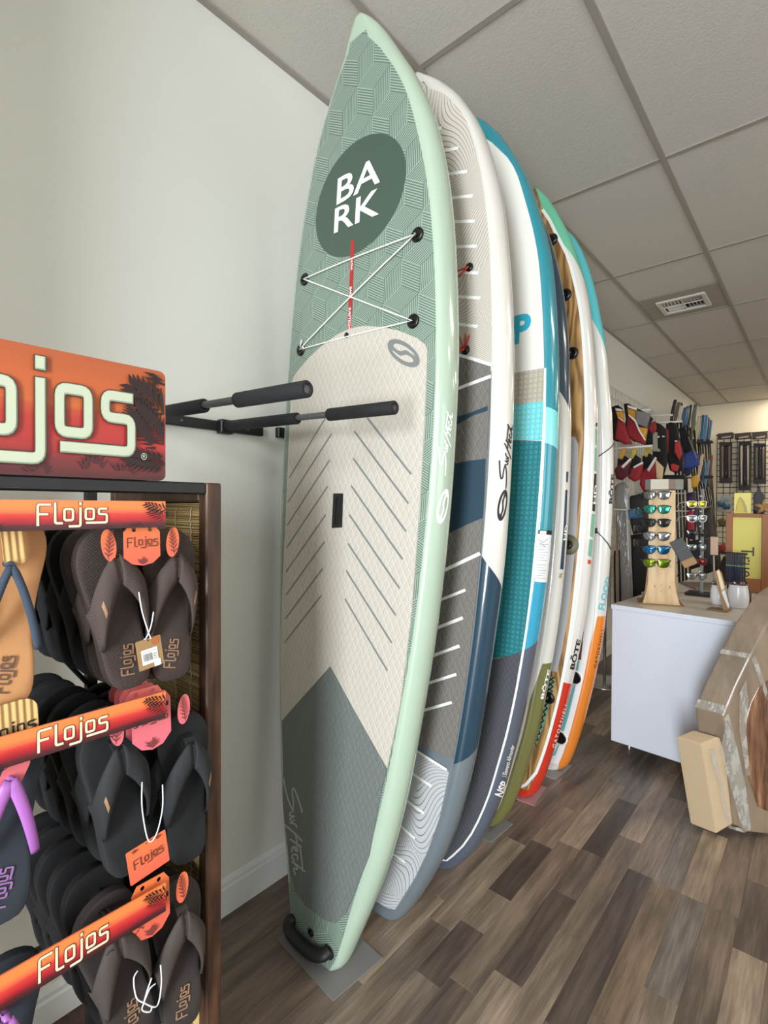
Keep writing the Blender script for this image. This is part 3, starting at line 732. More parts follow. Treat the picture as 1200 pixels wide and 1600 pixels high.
# tail strap and plug
s1, s2 = (-.108, .062), (.082, .058)
pa = [(s1[0], s1[1] + .010, .004), (s1[0] + .004, s1[1] - .002, .020), (s1[0] + .03, s1[1] - .012, .028), ((s1[0] + s2[0]) / 2, (s1[1] + s2[1]) / 2 - .014, .030), (s2[0] - .04, s2[1] - .010, .028), (s2[0] - .008, s2[1] + .002, .020), (s2[0], s2[1] + .012, .004)]
pp = smooth_path([B1.local(B1.surf(u, max(.03, z), h)) for u, z, h in pa], 5)
MB().tube(pp, .020, 12, flat=.8).build('tail_handle', m_black, B1.root)
for s_ in (s1, s2): MB().lathe([(.019, 0), (.019, .006), (.014, .010), (0, .010)], B1.local(B1.surf(s_[0], max(.03, s_[1]), 0)), 16, Matrix.Rotation(PI / 2, 3, 'X')).build('handle_anchor', m_black, B1.root)
u, z = B1.uv(486, 1457)
MB().lathe([(.013, 0), (.013, .003), (.010, .004), (.008, .001), (0, .001)], B1.local(B1.surf(u, z, 0)), 18, Matrix.Rotation(PI / 2, 3, 'X')).build('leash_plug', m_blk_gloss, B1.root)

# ---- 2: white rail, grey and navy pad
NAVY, GREYB = (33, 60, 76), (104, 113, 118)
r2 = bands('white_navy_lacquer', (208, 203, 194), [B2.band((751, 866), (784, 919), NAVY), B2.band((706, 1195), (743, 1172), GREYB)])
B2.hull(waves('wave_line_print', (196, 188, 176), (120, 112, 104), below=(1.93, GREYB)), r2, None, 2.93, .05)
m_pad_grey = diamond('pad_foam_dark_grey', (112, 107, 101), amt=.10); m_navy = mat('pad_foam_navy', NAVY, .7, grain=.2, gscale=500)
e = lambda z: min(.341, interp(D2, z) - .004)
zs = [1.945, 1.8, 1.6, 1.4, 1.2, 1.0, .85, .75, .66]
padr = [(0, 2.03), (.1, 2.03), (.2, 2.004), (.27, 1.975)] + [(e(z), z) for z in zs]
pa = [(0, .675)] + [(-u, z) for u, z in padr[1:][::-1]]
B2.lay(poly2d([padr + pa]), 'deck_pad', m_pad_grey, .004, .0045)
B2.lay(merge2d([ribbon([(-.337, 1.945), (-.27, 1.978), (-.2, 2.007), (-.1, 2.033), (0, 2.036), (.1, 2.033), (.2, 2.007), (.27, 1.978), (.337, 1.948)], .010)]), 'pad_outline', m_print_w, .005)
def both(B, P, name, m, h): B.lay(poly2d([[(-u, z) for u, z in P]]), name, m, h); return B.lay(poly2d([P]), name, m, h)
for a, b, wd in (((700, 614), (766, 589), .011), ((690, 893.5), (749, 865.5), .012)): B2.stroke(a, b, wd, 'pad_line', m_print_w, .0052)
def pxpoly(B, pts): return [B.uv(*p) for p in pts]
B2.lay(poly2d([pxpoly(B2, [(700, 659), (715, 651.5), (735, 645.5), (763, 634.5), (763, 642), (740, 649.5), (714, 664.5), (700, 672)])]), 'navy_stripe', m_navy, .0048)
B2.lay(poly2d([pxpoly(B2, [(690, 729), (709, 725), (735, 720), (760, 717), (758, 765), (755.5, 809), (730, 820), (700, 834), (680, 845)])]), 'navy_block', m_navy, .0048)
Z7 = lambda x, y: (640 + x / 3.2, 550 + y / 3.2); Z8 = lambda x, y: (640 + x / 3.2, 950 + y / 3.2); Z6 = lambda x, y: (640 + x / 3.2, 100 + y / 3.2); Z5 = lambda x, y: (420 + x / 2.667, 1000 + y / 2.667)
m_dash = mat('dash_white', (236, 234, 228), .5)
for a, b in ((Z7(130, 1250), Z7(278, 1191)), (Z7(110, 1392), Z7(264, 1331)), (Z7(92, 1525), Z7(248, 1471)), (Z8(107, 110), Z8(265, 49)), (Z8(90, 250), Z8(248, 189)), (Z8(70, 383), Z8(233, 331)), (Z8(40, 520), Z8(210, 471))):
    B2.stroke(a, b, .0095, 'pad_dash', m_dash, .0056)
for a, b in ((Z6(130, 330), Z6(155, 322)), (Z6(150, 439), Z6(238, 422)), (Z6(175, 554), Z6(283, 538)), (Z6(190, 673), Z6(310, 660)), (Z6(200, 790), Z6(320, 787)), (Z6(210, 915), Z6(330, 912)), (Z6(220, 1041), Z6(338, 1045)), (Z6(225, 1163), Z6(348, 1170)), (Z6(230, 1300), Z6(335, 1312))):
    B2.stroke(a, b, .0095, 'nose_dash', m_dash, .0012)
# tail: pale wave print
tl = [(0, .76)] + pxpoly(B2, [Z8(36, 712), Z8(184, 803), Z8(199, 822), Z8(175, 940), Z8(150, 1050), Z8(90, 1220), Z8(30, 1345), Z5(529, 1121)]) + [(.085, .045), (0, .04)]
m_w2 = waves('wave_line_print_pale', (186, 186, 186), (112, 114, 116), 88, 3.0)
B2.lay(poly2d([tl + [(-u, z) for u, z in tl[1:-1][::-1]]]), 'tail_pad', m_w2, .0036, .004)
for a, b in ((Z8(20, 700), Z8(183, 803)), (Z8(-20, 800), Z8(108, 885)), (Z8(-40, 940), Z8(70, 1020)), (Z8(-50, 1080), Z8(25, 1145)), (Z5(480, 860), Z5(567, 921))): B2.stroke(a, b, .0095, 'tail_dash', m_dash, .0048)
lettering(B2, script2d(.27), (792, 713), (799.5, 664), (781, 711), 'script_lettering', m_print_k, None, .0012)
lettering(B2, slogo(), (785.5, 789.5), (789.5, 765), (778, 788), 'oval_mark', m_print_k, None, .0012)
m_orange_cord = mat('bungee_red', (190, 52, 34), .5)
p0 = B2.uv(734, 418); MB().lathe([(.014, 0), (.014, .004), (0, .005)], B2.local(B2.surf(p0[0], p0[1], .001)), 12, Matrix.Rotation(PI / 2, 3, 'X')).build('bungee_plug', m_blk_gloss, B2.root)
p1_ = B2.uv(728, 547); MB().lathe([(.016, 0), (.016, .005), (0, .006)], B2.local(B2.surf(p1_[0], p1_[1], .002)), 12, Matrix.Rotation(PI / 2, 3, 'X')).build('bungee_plug', m_blk_gloss, B2.root)
for a, b in ((p0, (-p0[0], p0[1] - .03)), (p0, (-p1_[0], p1_[1])), (p1_, (-p0[0], p0[1] - .02))): B2.cord(B2.line(a, b, 12), .0028, 'bungee_cord', m_orange_cord, .008)
for d in ((-.02, .045), (.004, .05), (.018, .042), (-.03, -.004)): MB().tube([B2.local(B2.surf(p1_[0] + d[0] * k, p1_[1] + d[1] * k, .008 + .006 * k)) for k in (0, .5, 1)], .0026, 6).build('cord_end', m_orange_cord, B2.root)

# ---- 3: teal rail, white nose, dimpled pad
TEAL, AQUA, SLATE, BLUE = (34, 132, 146), (128, 214, 214), (84, 90, 102), (52, 152, 182)
r3 = bands('teal_lacquer', TEAL, [B3.band((851, 635), (871, 644), AQUA), B3.band((849, 691), (868, 699), TEAL), B3.band((836, 868), (856, 868), BLUE), B3.band((820, 1015), (840, 1000), SLATE)])
B3.hull(bands('white_deck_lacquer', (220, 217, 208), [(.857, 0, 9, (74, 75, 80))], .35, .3), r3, None, 2.96, .03)
e3 = lambda z: interp(D3, z) - .009
def zone(B, zt, zb, ef, name, m, h=.004, dt=0.0, db=0.0):
    zz = [zt + (zb - zt) * k / 10 for k in range(11)]
    R = [(ef(z), z) for z in zz]; R[0] = (ef(zt - dt), zt - dt); R[-1] = (ef(zb - db), zb - db)
    tp = [(0, zt)] + [(R[0][0] * k / 4, zt - dt * (k / 4)**2) for k in range(1, 4)]; bt = [(R[-1][0] * k / 4, zb - db * (k / 4)**2) for k in (3, 2, 1)] + [(0, zb)]
    P = tp + [r for r in R if r[1] <= zt - min(dt, 0) + 1e-6 and r[1] >= zb - max(db, 0) - 1e-6] + bt
    P = [(max(0, u), z) for u, z in P]
    return B.lay(poly2d([P + [(-u, z) for u, z in P[1:-1][::-1]]]), name, m, h, h + .0005)
zone(B3, 2.004, 1.886, e3, 'pad_beige', dimple('pad_dimple_beige', (174, 166, 148), (180, 173, 156)))
zone(B3, 1.884, 1.765, e3, 'pad_aqua', dimple('pad_dimple_aqua', (112, 202, 204), (120, 208, 209)), db=.022)
zone(B3, 1.762, .86, e3, 'pad_teal', dimple('pad_dimple_teal', (22, 114, 120), (34, 128, 133)), dt=.022, db=-.10)
zone(B3, .857, .05, e3, 'pad_slate', diamond('pad_foam_slate', (74, 75, 80), .02, .03, amt=.08), dt=-.10, db=-.0)
pin = [(interp(D3, z) - .0045, z) for z in [2.0 - .06 * k for k in range(32)]] + [(.135, .08), (.11, .05), (.07, .035)]
for sg in (1, -1): B3.lay(ribbon([(sg * u, z) for u, z in pin], .0075), 'pinline', m_print_w, .0012)
_S = text2d('NSP', 1, .045); _x = [p[0] for p in _S[0]]; _y = [p[1] for p in _S[0]]; _rt, _tp, _lo = B3.uv(829.5, 512), B3.uv(829.5, 487), B3.uv(829.5, 534)
_k = (_tp[1] - _lo[1]) / (max(_y) - min(_y)); B3.lay(xf2d(_S, lambda x, y: (_rt[0] - (max(_x) - x) * _k * .92, _lo[1] + (y - min(_y)) * _k)), 'lettering', mat('teal_print', (40, 160, 186), .4), .0012)
lettering(B3, text2d('NSP', 1, .03), (784.5, 1233), (789, 1221.5), (778, 1230), 'lettering', m_print_w, None, .0012)
lettering(B3, text2d('| Elements Allrounder', 1, .008), (795, 1189), (802, 1164.5), (790.5, 1187.5), 'lettering', m_print_w, None, .0012)
sheet_px = [(841, 829), (861.5, 829), (859, 868), (854, 910), (835.5, 908.5), (838, 868)]
lb = B3.lay(poly2d([pxpoly(B3, sheet_px)]), 'paper_label', mat('label_paper', (226, 226, 226), .6), .0012)
o = B3.lay(poly2d([pxpoly(B3, [(841.2, 828), (861.5, 829), (861, 836), (840.5, 834)])]), 'label_header', m_print_k, .002); o.parent = lb
o = B3.lay(poly2d([pxpoly(B3, [(844, 829.3), (853, 829.6), (852.6, 834.6), (843.6, 834)])]), 'label_print', m_print_w, .0028); o.parent = lb
for k in range(13):
    y = 850 + k * 4.2 + (3 if k > 6 else 0); x = 842.5 - (y - 840) * .065
    o = B3.stroke((x, y), (x + 13 - (k % 3) * 2, y + .4), .002, 'label_print', mat('label_ink', (150, 152, 156), .6), .002); o.parent = lb
for a, b in (((842, 843), (848, 848)), ((848, 848), (855, 842)), ((843, 848), (851, 854))): o = B3.stroke(a, b, .003, 'label_print', MC['label_ink'], .002); o.parent = lb

# ---- 4: navy nose, olive tail
OLIVE = (112, 110, 62)
r4 = bands('white_olive_lacquer', (30, 58, 76), [B4.band((872, 608), (890, 641), (210, 206, 197)), (*B4.band((829, 1090), (846, 1042), OLIVE)[:2], B4.uv(852, 1037)[1], OLIVE)])
B4.hull(bands('cream_deck_lacquer', (226, 220, 206), [], .35, .3), r4)
lb = B4.lay(poly2d([pxpoly(B4, [(883.2, 766), (886.5, 765), (884, 830), (880, 890), (874.8, 889), (880, 830)])]), 'model_label', mat('label_navy', (34, 58, 80), .35), .001)
lettering(B4, text2d('HD', 1, .02), (883.3, 832), (884.8, 820), (881.2, 832), 'lettering', m_print_w, lb, .0018)
B4.lay(poly2d([pxpoly(B4, [(885, 737), (888, 737), (887, 754), (884.5, 753)])]), 'label_fade', MC['label_navy'], .001)
B4.lay(poly2d([pxpoly(B4, [(874.5, 896), (878.5, 895), (877, 903), (873, 903)])]), 'label_khaki', mat('khaki_print', (150, 145, 110), .4), .001)
lettering(B4, text2d('BŌTE', 1, .03), (851.5, 1069), (857, 1046), (848.5, 1068), 'lettering', m_print_w, None, .0012)
# ---- 5: wood deck
r5 = bands('white_mint_red_lacquer', (104, 186, 150), [B5.band((872, 372), (908, 425), (212, 208, 200)), B5.band((880.5, 1066), (892, 1068), (196, 50, 30))])
B5.hull(woodgrain('wood_veneer_print', (190, 148, 90), (100, 66, 34)), r5, None, 9.0, .045)
g5 = [(0, 1.86), (.2, 1.85), (.255, 1.835), (.272, 1.80), (.284, 1.558), (.289, 1.35), (.283, 1.164), (.272, .95), (.255, .78), (.237, .675), (0, .675)]
B5.lay(poly2d([g5 + [(-u, z) for u, z in g5[1:-1][::-1]]]), 'deck_pad', mat('pad_pale_grey', (176, 176, 178), .7, grain=.15, gscale=400), .004, .0045)
edge5 = [(interp(D5, z) - .004, z) for z in [2.97 - .06 * k for k in range(48)]] + [(.12, .07), (.09, .05), (0, .046)]
for sg in (1, -1): B5.lay(ribbon([(sg * u, z) for u, z in edge5], .014), 'edge_line', m_print_w, .0012)
for p in ((862.5, 375), (884, 461), (894.5, 552), (858, 1090)):
    u, z = B5.uv(*p)
    for s_ in (1, -1): MB().lathe([(.030, 0), (.030, .006), (.022, .012), (.012, .012), (.010, .006), (0, .006)], B5.local(B5.surf(u * s_, z, 0)), 16, Matrix.Rotation(PI / 2, 3, 'X')).build('cargo_plug', m_blk_gloss, B5.root)
u, z = B5.uv(889, 851); pl = MB().lathe([(.05, 0), (.05, .003), (0, .003)], B5.local(B5.surf(u, z, .004)), 24, Matrix.Rotation(PI / 2, 3, 'X')).build('round_badge', mat('badge_olive', (110, 108, 84), .5), B5.root)
MB().lathe([(.022, 0), (.022, .002), (0, .002)], B5.local(B5.surf(u, z, .007)), 20, Matrix.Rotation(PI / 2, 3, 'X')).build('badge_centre', m_print_k, pl)
m_green = mat('mint_print', (110, 168, 142), .5)
for pts, hat in (([(858, 1057), (866.5, 1058), (863.5, 1080), (852, 1082)], 3), ([(848, 1098), (858.5, 1097), (851, 1130), (838, 1165), (832, 1160)], 7)):
    o = B5.lay(poly2d([pxpoly(B5, pts)]), 'green_panel', m_green, .0015)
    (x0, y0), (x1, y1) = pts[0], pts[1]; (x3, y3), (x2, y2) = pts[-1], pts[-2]
    for k in range(hat):
        f, g = k / hat, (k + 1) / hat; P = lambda s_, t_: (x0 + (x1 - x0) * s_ + ((x3 + (x2 - x3) * s_) - (x0 + (x1 - x0) * s_)) * t_, y0 + (y1 - y0) * s_ + ((y3 + (y2 - y3) * s_) - (y0 + (y1 - y0) * s_)) * t_)
        for a, b in ((P(0, f), P(1, g)), (P(1, f), P(0, g))): q = B5.stroke(a, b, .006, 'panel_hatch', m_print_k, .0026); q.parent = o
Q = lambda x, y: (860 + x / 4.706, 560 + y / 4.706)
for pts, m in (([(332, 475), (346, 475), (344, 500), (331, 500)], m_print_k), ([(330, 517), (344, 517), (341, 640), (329, 635)], m_green), ([(327, 655), (341, 660), (337, 830), (323, 826)], m_green), ([(322, 846), (338, 850), (326, 1128), (307, 1120)], m_print_k),
               ([(304, 1142), (326, 1148), (314, 1318), (290, 1308)], m_green), ([(288, 1328), (312, 1336), (299, 1462), (276, 1450)], m_green), ([(275, 1478), (298, 1486), (295, 1516), (273, 1508)], mat('red_panel', (196, 60, 36), .4))):
    o = B5.lay(poly2d([pxpoly(B5, [Q(*p) for p in pts])]), 'rail_panel', m, .001)
    if pts[0][1] == 846: lettering(B5, text2d('HD', 1, .02), Q(326, 1000), Q(331, 930), Q(318, 1000), 'lettering', m_print_w, o, .0018)
lettering(B5, text2d('BŌTE', 1, .03), (898.5, 1022.5), (904, 999), (893, 1021), 'lettering', m_print_k, None, .0012)
lettering(B5, text2d('GATORSHELL', 1, .0, spacing=1.3), (875, 1134), (885, 1099), (872.7, 1133), 'lettering', m_print_w, None, .0012)
# ---- 6: teal nose, orange tail
r6 = bands('white_orange_lacquer', (84, 184, 190), [B6.band((924, 497), (948, 553), (212, 209, 202)), (*B6.band((904, 1077), (934, 962), (222, 128, 44))[:2], B6.uv(944, 962.5)[1], (222, 128, 44))])
B6.hull(bands('white_deck_lacquer_b', (230, 228, 224), [(.035, 0, 9, (222, 128, 44))], .35, .3), r6, None, 9.0, .045)
m_tl = mat('teal_deck_print', (96, 176, 176), .5)
for pts in ([(902, 1033), (906, 1032), (903, 1049), (898, 1049)], [(896, 1070), (900, 1070), (888, 1120), (881, 1143), (875, 1143)], [(872, 1164), (874.5, 1163), (868, 1180), (863, 1181)]): B6.lay(poly2d([pxpoly(B6, pts)]), 'deck_stripe', m_tl, .0012)
B6.lay(poly2d([pxpoly(B6, [(907, 1000), (912, 965), (914, 965), (908, 1031), (903, 1031)])]), 'gap_shade_sliver', mat('gap_shade_red', (84, 46, 44), .5), .0012)  # shadow in the gap between boards, painted as a dark red sliver
for p in ((899, 1058.5), (876, 1152.5)):
    u, z = B6.uv(*p)
    pl = MB().lathe([(.042, 0), (.042, .002), (0, .002)], B6.local(B6.surf(u, z, .001)), 22, Matrix.Rotation(PI / 2, 3, 'X')).build('plug_ring', m_print_w, B6.root)
    MB().lathe([(.033, 0), (.033, .004), (.024, .002), (0, .002)], B6.local(B6.surf(u, z, .0032)), 22, Matrix.Rotation(PI / 2, 3, 'X')).build('plug', m_blk_gloss, pl)
lettering(B6, text2d('BŌTE', 1, .03), (955.3, 764), (956.8, 741), (951.5, 764), 'lettering', m_print_k, None, .0012)
lettering(B6, text2d('FLOOD', 1, .03), (945.3, 927), (950, 901), (940.5, 926), 'lettering', mat('teal_print_b', (92, 180, 190), .4), None, .0012)
lettering(B6, text2d('GATORSHELL', 1, .0, spacing=1.3), (936, 1013), (942, 982), (933.6, 1012.5), 'lettering', m_print_k, None, .0012)
m_gc = mat('bungee_green', (52, 82, 80), .5)
B6.cord(B6.line(B6.uv(936, 713), B6.uv(958, 693), 8), .003, 'bungee_cord', m_gc, .003)
B6.cord(B6.line(B6.uv(932, 829), B6.uv(953.5, 858), 8), .003, 'bungee_cord', m_gc, .003)
u, z = B6.uv(931.5, 829); MB().box(B6.local(B6.surf(u, z, .006)), (.016, .014, .03), ch=.003).build('cord_clip', m_blk_gloss, B6.root)

# ================================================================== FLOOR MATS AND WALL RACKS
def slab2(poly, z0, z1, name, m, label, cat):
    o = MB().prism(poly, z0, z1).build(name, m); return tag(o, label, cat)
m_mat = mat('grey_mat', (122, 120, 118), .8, grain=.2, gscale=300)
slab2([(.545, 1.05), (.562, 1.258), (.262, 1.283), (.240, 1.073)], .0, .004, 'floor_mat', m_mat, 'grey square floor mat under the foremost green board', 'mat')
slab2([(.543, 2.012), (.556, 2.20), (.26, 2.215), (.25, 2.03)], .0, .004, 'floor_mat', m_mat, 'grey floor mat under the olive tail', 'mat')
slab2([(.568, 2.405), (.552, 2.50), (.545, 2.605), (.25, 2.59), (.26, 2.385)], .0, .004, 'floor_mat', mat('pink_mat', (170, 128, 132), .6), 'pinkish floor mat under the red tail', 'mat')
slab2([(.551, 2.712), (.560, 2.92), (.27, 2.93), (.26, 2.72)], .0, .004, 'floor_mat', mat('pale_mat', (150, 148, 146), .7), 'pale grey floor mat under the orange tail', 'mat')
m_foam = mat('black_foam', (26, 26, 27), .85, grain=.2, gscale=300); m_steel = mat('dark_steel_tube', (96, 98, 98), .4, .55); m_blackmetal = mat('black_metal', (22, 22, 23), .45)
def hollow(mb, a, b, R, r, n=20):
    """foam sleeve with an open end showing its bore"""
    a, b = Vector(a), Vector(b); d = (b - a).normalized(); u = d.orthogonal().normalized(); v = d.cross(u)
    def ring(p, q): return [p + (u * math.cos(2 * PI * k / n) + v * math.sin(2 * PI * k / n)) * q for k in range(n)]
    e = .003
    return mb.rings([ring(a, r), ring(a, R), ring(b - d * e, R), ring(b, R - e), ring(b, r), ring(b - d * .02, r * .95), ring(b - d * .021, .0005)], cap=False)
def rack_arm(root, x0, z0, x1, z1, y, cuts):
    arm = MB().tube([(.03, y, z0 + .004), (x1 - .004, y, z1)], .0095, 14).build('arm', m_steel, root)
    P = lambda x: (x, y, z0 + (z1 - z0) * (x - x0) / (x1 - x0))
    for a, b in cuts: hollow(MB(), P(a), P(b), .018, .0098).build('foam_sleeve', m_foam, arm)
rk = thing('wall_rack', 'black wall rack with two foam covered arms in front of the green board', 'rack', (.02, .84, 1.79))
MB().box((.013, .85, 1.783), (.024, .64, .034), ch=.003).build('wall_bar', m_blackmetal, rk)
for y in (.68, 1.0): MB().box((.03, y, 1.78), (.035, .05, .05), ch=.004).build('arm_bracket', m_blackmetal, rk)
for y in (.6, .84, 1.1):
    MB().lathe([(.006, 0), (.006, .003), (.003, .005), (0, .005)], (.025, y, 1.783), 8, Matrix.Rotation(PI / 2, 3, 'Y')).build('screw', m_steel, rk)
rack_arm(rk, .05, 1.771, .856, 1.737, .68, ((.05, .455), (.606, .856)))
rack_arm(rk, .05, 1.782, .822, 1.751, 1.0, ((.05, .434), (.577, .822)))
settle(rk)
rk = thing('wall_rack', 'second wall rack, mostly hidden behind the green board', 'rack', (.02, 1.5, 1.79))
MB().box((.013, 1.5, 1.79), (.024, .52, .04), ch=.003).build('wall_bar', m_blackmetal, rk)
for y in (1.345, 1.66): MB().box((.03, y, 1.79), (.035, .05, .05), ch=.004).build('arm_bracket', m_blackmetal, rk)
rack_arm(rk, .05, 1.79, .62, 1.76, 1.345, ((.05, .3), (.38, .62))); rack_arm(rk, .05, 1.79, .62, 1.76, 1.66, ((.05, .3), (.38, .62)))
settle(rk)

# ================================================================== SANDAL DISPLAY
m_walnut = mat('walnut', (96, 66, 46), .45); t = NT(m_walnut); p_ = t.pos()
gn = t.noise(t.scale(p_, (60, 60, 5)), 1.0, 4, .6); t.base(t.ramp(gn, [(.3, lin((38, 24, 17))), (.5, lin((74, 49, 33))), (.75, lin((102, 69, 47)))])); t.bump(gn, .15, .002)
m_reed = mat('reed', (176, 146, 88), .6); t = NT(m_reed); gn = t.noise(t.scale(t.pos(), (3, 20, 330)), 1.0, 2, .6)
t.base(t.ramp(gn, [(.3, lin((128, 98, 54))), (.5, lin((196, 164, 104))), (.72, lin((226, 200, 140)))]))
dsp = thing('sandal_display', 'dark wood sandal display with reed end panel, hooks and printed sunset sign', 'display', (.45, .3, 0))
XF, YA, YB2 = .70, .545, .58
MB().box((XF - .016, (YA + YB2) / 2, .7725), (.032, YB2 - YA, 1.545), ch=.003).build('front_stile', m_walnut, dsp)
MB().box((.225, (YA + YB2) / 2, .7725), (.03, YB2 - YA, 1.545), ch=.003).build('back_stile', m_walnut, dsp)
MB().box((.454, (YA + YB2) / 2, 1.526), (.428, YB2 - YA, .038), ch=.003).build('top_rail', m_walnut, dsp)
MB().box((.454, (YA + YB2) / 2, .06), (.428, YB2 - YA, .12), ch=.003).build('bottom_rail', m_walnut, dsp)
MB().box((.454, YA + .026, .81), (.426, .004, 1.40)).build('panel_backing', mat('panel_board', (70, 52, 36), .8), dsp)
mb = MB(); rg = random.Random(5); z = .13
while z < 1.504:
    r = rg.uniform(.0013, .0021); zz = rg.uniform(-.0006, .0006)
    mb.tube([(.242, YA + .018 + zz, z + rg.uniform(-.0012, .0012)), (.45, YA + .017 - zz, z), (.666, YA + .018, z + rg.uniform(-.0012, .0012))], r, 5, cap=False); z += 2 * r + .0002
o = mb.build('reed_blind', m_reed, dsp); o['kind'] = 'stuff'
m_twine = mat('twine_white', (206, 200, 186), .9)
for x in (.335, .44, .545, .612, .655):
    MB().tube([(x + .003 * math.sin(k * 2.6) + .002 * math.sin(k * .7), YA + .013, .14 + k * .0068) for k in range(200)], .0011, 5).build('binding_cord', m_twine, dsp)
MB().box((.685, .2225, 1.533), (.03, .645, .024), ch=.003).build('top_bar', m_blackmetal, dsp)
MB().box((.34, .452, .78), (.022, .022, 1.51)).build('upright', m_blackmetal, dsp)
MB().box((.34, -.09, .78), (.022, .022, 1.51)).build('upright', m_blackmetal, dsp)
MB().box((.26, .22, .015), (.9, .65, .03)).box((.34, .22, .05), (.3, .6, .05)).build('base', m_walnut, dsp)
for z in (1.46, 1.0, .50): MB().box((.34, .18, z), (.018, .72, .018)).build('cross_bar', m_blackmetal, dsp)
MB().tube([(.345, .445, 1.075), (.36, .33, 1.235)], .0055, 6).build('brace', m_blackmetal, dsp)
MB().tube([(.345, .445, .72), (.36, .33, .88)], .0055, 6).build('brace', m_blackmetal, dsp)
# printed sunset panels: u = y, v = z
def sunset(name, z0, z1, stops):
    m = mat(name, (180, 80, 40), .45); t = NT(m); u, v, _ = t.uv(); M = t.math
    n = t.noise(t.vec(M('MULTIPLY', u, 5.0), M('MULTIPLY', v, 60.0)), 1.0, 2)
    f = M('ADD', M('DIVIDE', M('SUBTRACT', v, z0), z1 - z0), M('MULTIPLY', M('SUBTRACT', n, .5), .16))
    t.base(t.ramp(f, [(p, lin(c)) for p, c in stops])); return m
m_frond = mat('frond_print', (34, 16, 18), .5); m_frond2 = mat('frond_print_maroon', (72, 30, 34), .5)
m_flo = mat('letter_pale_green', (186, 194, 168), .5); m_flo_o = mat('letter_outline', (66, 38, 26), .5); m_flo_s = mat('letter_shade', (140, 148, 126), .5)
def frond(b, tip, n, L, spread=.9, wd=.006, curl=0.0):
    """palm frond as tapered leaflets along a stem, in the print plane"""
    b, tip = Vector(b), Vector(tip); d = (tip - b); out = [ribbon([tuple(b), tuple(b + d * .5), tuple(tip)], [wd * .5, wd * .4, wd * .15])]
    a0 = math.atan2(d.y, d.x)
    for k in range(n):
        f = (k + .6) / n; p = b + d * f; l = L * (.55 + .6 * math.sin(PI * min(1, f * .9 + .12)))
        for sg in (1, -1):
            a = a0 + sg * spread * (1.05 - .5 * f); q = p + Vector((math.cos(a), math.sin(a))) * l; mid = (p + q) / 2 + Vector((math.cos(a0), math.sin(a0))) * l * .06
            out.append(ribbon([tuple(p), tuple(mid), tuple(q)], [wd * .3, wd, wd * .12]))
    return merge2d(out)
def tuft(x, z, n, L, wd, a0=.5, a1=2.6, seed=1):
    r = random.Random(seed); return merge2d([ribbon([(x, z), (x + math.cos(a) * l * .5, z + math.sin(a) * l * .55), (x + math.cos(a) * l, z + math.sin(a) * l)], [wd * .4, wd, wd * .1]) for a, l in ((a0 + (a1 - a0) * k / (n - 1), L * r.uniform(.7, 1.1)) for k in range(n))])
XS = .700
SY0, SY1, SZ0, SZ1 = -.03, .457, 1.545, 1.751
def rrect(a, b, c, d, r, n=5):
    return [(x + r * math.cos(t0 + PI / 2 * k / n), y + r * math.sin(t0 + PI / 2 * k / n)) for x, y, t0 in ((b - r, d - r, 0), (a + r, d - r, PI / 2), (a + r, c + r, PI), (b - r, c + r, 1.5 * PI)) for k in range(n + 1)]
m_sun_big = sunset('sunset_print_large', SZ0, SZ1, [(.0, (70, 30, 30)), (.12, (110, 38, 36)), (.3, (168, 44, 40)), (.48, (172, 50, 40)), (.58, (186, 92, 44)), (.75, (182, 88, 42)), (1, (166, 82, 44))])
def plane_x(x): return lambda u, v, h: (x + h, u, v)
sg = sheet(poly2d([rrect(SY0, SY1, SZ0, SZ1, .012)]), plane_x(XS), 'header_sign', m_sun_big, dsp, (.1, .1), .006, .006)
MB().box((XS - .006, .15, 1.545), (.006, .55, .02)).build('sign_bracket', m_blackmetal, sg)
sxu = .1120; cz = 1.6675
def flo_at(y_right, zc, sx, sz, wd, tail=True): return [(lambda x, y: (y_right + (x - 1.6 - (3.24 - 1.6)) * sx, zc + (y - .05) * sz))]
fn = lambda x, y: (.400 + (x + 1.6 - 3.24) * sxu, 1.609 + (y + .45 - .17) * .137)
def flo_sign(width): return xf2d(flojos(width), fn)
sheet(flo_sign(.16), plane_x(XS), 'letter_outline', m_flo_o, sg, None, .0098)
sheet(flo_sign(.137), plane_x(XS), 'lettering', m_flo_s, sg, None, .0108)
sheet(xf2d(flo_sign(.112), lambda x, y: (x - .0006, y + .0006)), plane_x(XS), 'lettering', m_flo, sg, None, .0116)
sheet(poly2d([ellipse(.4145, 1.588, .0052, .0062, 24), ellipse(.4145, 1.588, .0042, .0050, 24)]), plane_x(XS), 'registered_mark', m_flo, sg, None, .0112)
sheet(place2d(text2d('R', .0075, .02), .4145, 1.588), plane_x(XS), 'registered_mark', m_flo, sg, None, .0112)
clipy = lambda S: (S[0], [f for f in S[1] if all(SY0 + .002 < S[0][i][0] < SY1 - .001 and SZ0 + .001 < S[0][i][1] < SZ1 - .003 for i in f)])
fr = [frond((.475, 1.655), (.395, 1.712), 9, .044, .95, .0090), frond((.470, 1.70), (.438, 1.75), 7, .034, 1.0, .008), frond((.463, 1.600), (.404, 1.668), 13, .05, .8, .0058), frond((.475, 1.575), (.39, 1.585), 11, .034, .7, .0052)]
fr2 = [tuft(.16, 1.548, 13, .045, .006, .3, 2.9, 2), tuft(.33, 1.547, 7, .05, .008, .9, 2.3, 3), tuft(.385, 1.547, 7, .036, .007, .6, 2.4, 4), tuft(.25, 1.547, 9, .024, .006, .4, 2.7, 5), tuft(.02, 1.548, 11, .05, .007, .4, 2.7, 8)]
for k, s_ in enumerate(fr): sheet(clipy(s_), plane_x(XS), 'frond_print', m_frond, sg, None, .0064 + .0001 * k)
